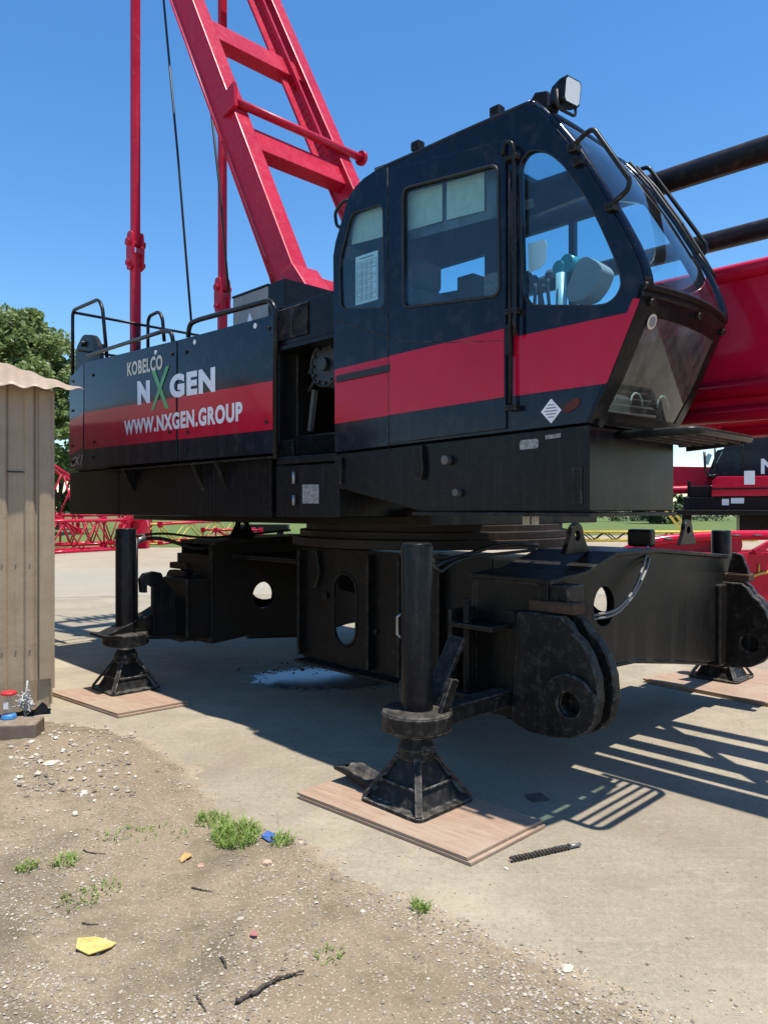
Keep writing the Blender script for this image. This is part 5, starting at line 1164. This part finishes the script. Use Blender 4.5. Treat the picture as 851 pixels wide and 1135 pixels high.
m = MB(); X0, Z0 = bx(150, 31), 31; m.prism(circ(0, .95, .55, 20), 'xz', -.1, .1, [circ(0, .95, .2, 14)]); m.prism([(-.7, 0), (.45, 0), (.5, 1.5), (.1, 1.6), (-.2, 1.2), (-.75, 1.0)], 'xz', .12, .5); m.bar((-1.5, 0, .15), (.4, 0, .5), .14, .14, (0, 1, 0)); o = m.build('pulley_block', RED, None, .02); o.location = (X0, Z0, 0); tag(o, 'solid red boom head with a round pulley on the grass by the rear jack', 'pulley block')
lattice('boom_section', gp(640, 38), gp(830, 38.5), 1.2, .42, .05, YEL, BLACKD, 'long yellow topped lattice section lying in front of the hedge', 16)
m = MB(); 
for a in (0, .35): m.bar((a-1.2, 0, 1.9), (a+.0, 0, .4), .1, .1, (0, 1, 0))
o = m.build('yellow_ladder', YEL); o.location = (bx(757, 36), 36, .1); tag(o, 'yellow slanted rails beside the hedge under the second crane boom', 'ladder')
m = MB(); m.box(-1.6, 1.6, 0, .8, .25, .7); m.box(-1.3, -.9, .1, .3, 0, .3); m.box(.9, 1.3, .1, .3, 0, .3); o = m.build('flat_trailer', BLACKD, None, .05); o.location = (bx(290, 45), 45, 0); tag(o, 'low dark trailer far off on the grass', 'trailer')
# trees
def leaves(m, c, rx, rz, n, size, holes=.35):
    k = 0
    while k < n:
        v = Vector((random.gauss(0, 1), random.gauss(0, 1), random.gauss(0, 1))).normalized(); q = random.random()**.45
        p = Vector((v.x*rx*q, v.y*rx*q, v.z*rz*q))
        if mnoise.noise((p+c)*1.1) < -holes*.35: continue
        s_ = size*random.uniform(.6, 1.3); a = Vector((random.gauss(0, 1), random.gauss(0, 1), random.gauss(0, .7))).normalized(); b = a.orthogonal().normalized()*s_*.6; a = a*s_; q_ = p+c
        m.bm.faces.new([m.bm.verts.new(z) for z in (q_-a, q_-b, q_+a, q_+b)]); k += 1
def tree(X, Y, height, crad, label, nb=34, n=420, leaf=.16, mat=LEAF, group=None, z0f=.28):
    o = empty('oak_tree', (X, Y, 0)); tag(o, label, 'tree', group); m = MB(); random.seed(int(abs(X*17+Y*3)))
    m.tube([(0, 0, 0), (.1, .05, height*.22), (0, 0, height*.45)], .34, 10, r1=.2); cl = []
    for k in range(nb):
        a = random.random()*6.28; t = random.uniform(z0f, 1); z = height*t; rr = crad*(1-abs((t-.55)/.55)**2.2)*random.uniform(.45, 1.0); cl.append(Vector((rr*math.cos(a), rr*math.sin(a), z*.93)))
    for c in cl[::2]: m.tube([(0, 0, height*random.uniform(.2, .42)), tuple(c*.55+Vector((0, 0, height*.14))), tuple(c)], .13, 6, r1=.03)
    m.build('trunk', BARK, o); m = MB()
    for c in cl: s_ = random.uniform(.7, 1.25); leaves(m, c, crad*.30*s_, crad*.22*s_, n, leaf)
    m.build('crown', mat, o); return o
tree(bx(10, 46), 46, 14.3, 4.9, 'tall leafy oak rising above the shed roof at the left', 62, 620, .17)
tree(bx(-25, 52), 52, 13, 4.2, 'oak partly behind the tall one at the left edge', 30, 420, .2)
tree(bx(66, 58), 58, 6.5, 2.6, 'lower dark tree between the shed and the rear of the crane', 26, 420, .16, LEAF2)
tree(bx(730, 80), 80, 4.4, 3.2, 'rounded green tree beyond the field right of the cab base', 24, 300, .2, LEAF2, 'trees beyond the field', .12)
m = MB(); random.seed(5)
for k in range(46): X_ = bx(620, 95)+k*1.15; leaves(m, Vector((X_, 95+random.uniform(-2, 2), random.uniform(.5, 1.3))), 1.4, 1.1, 130, .24)
tag(m.build('hedge', LEAF2), kind='stuff')
m = MB()
for k in range(120): X_ = -95+k*1.25; leaves(m, Vector((X_, 150+random.uniform(-3, 3), random.uniform(.5, 1.4))), 2.0, 1.3+.5*math.sin(k*.7), 70, .4)
tag(m.build('far_wood', LEAF2), kind='stuff')
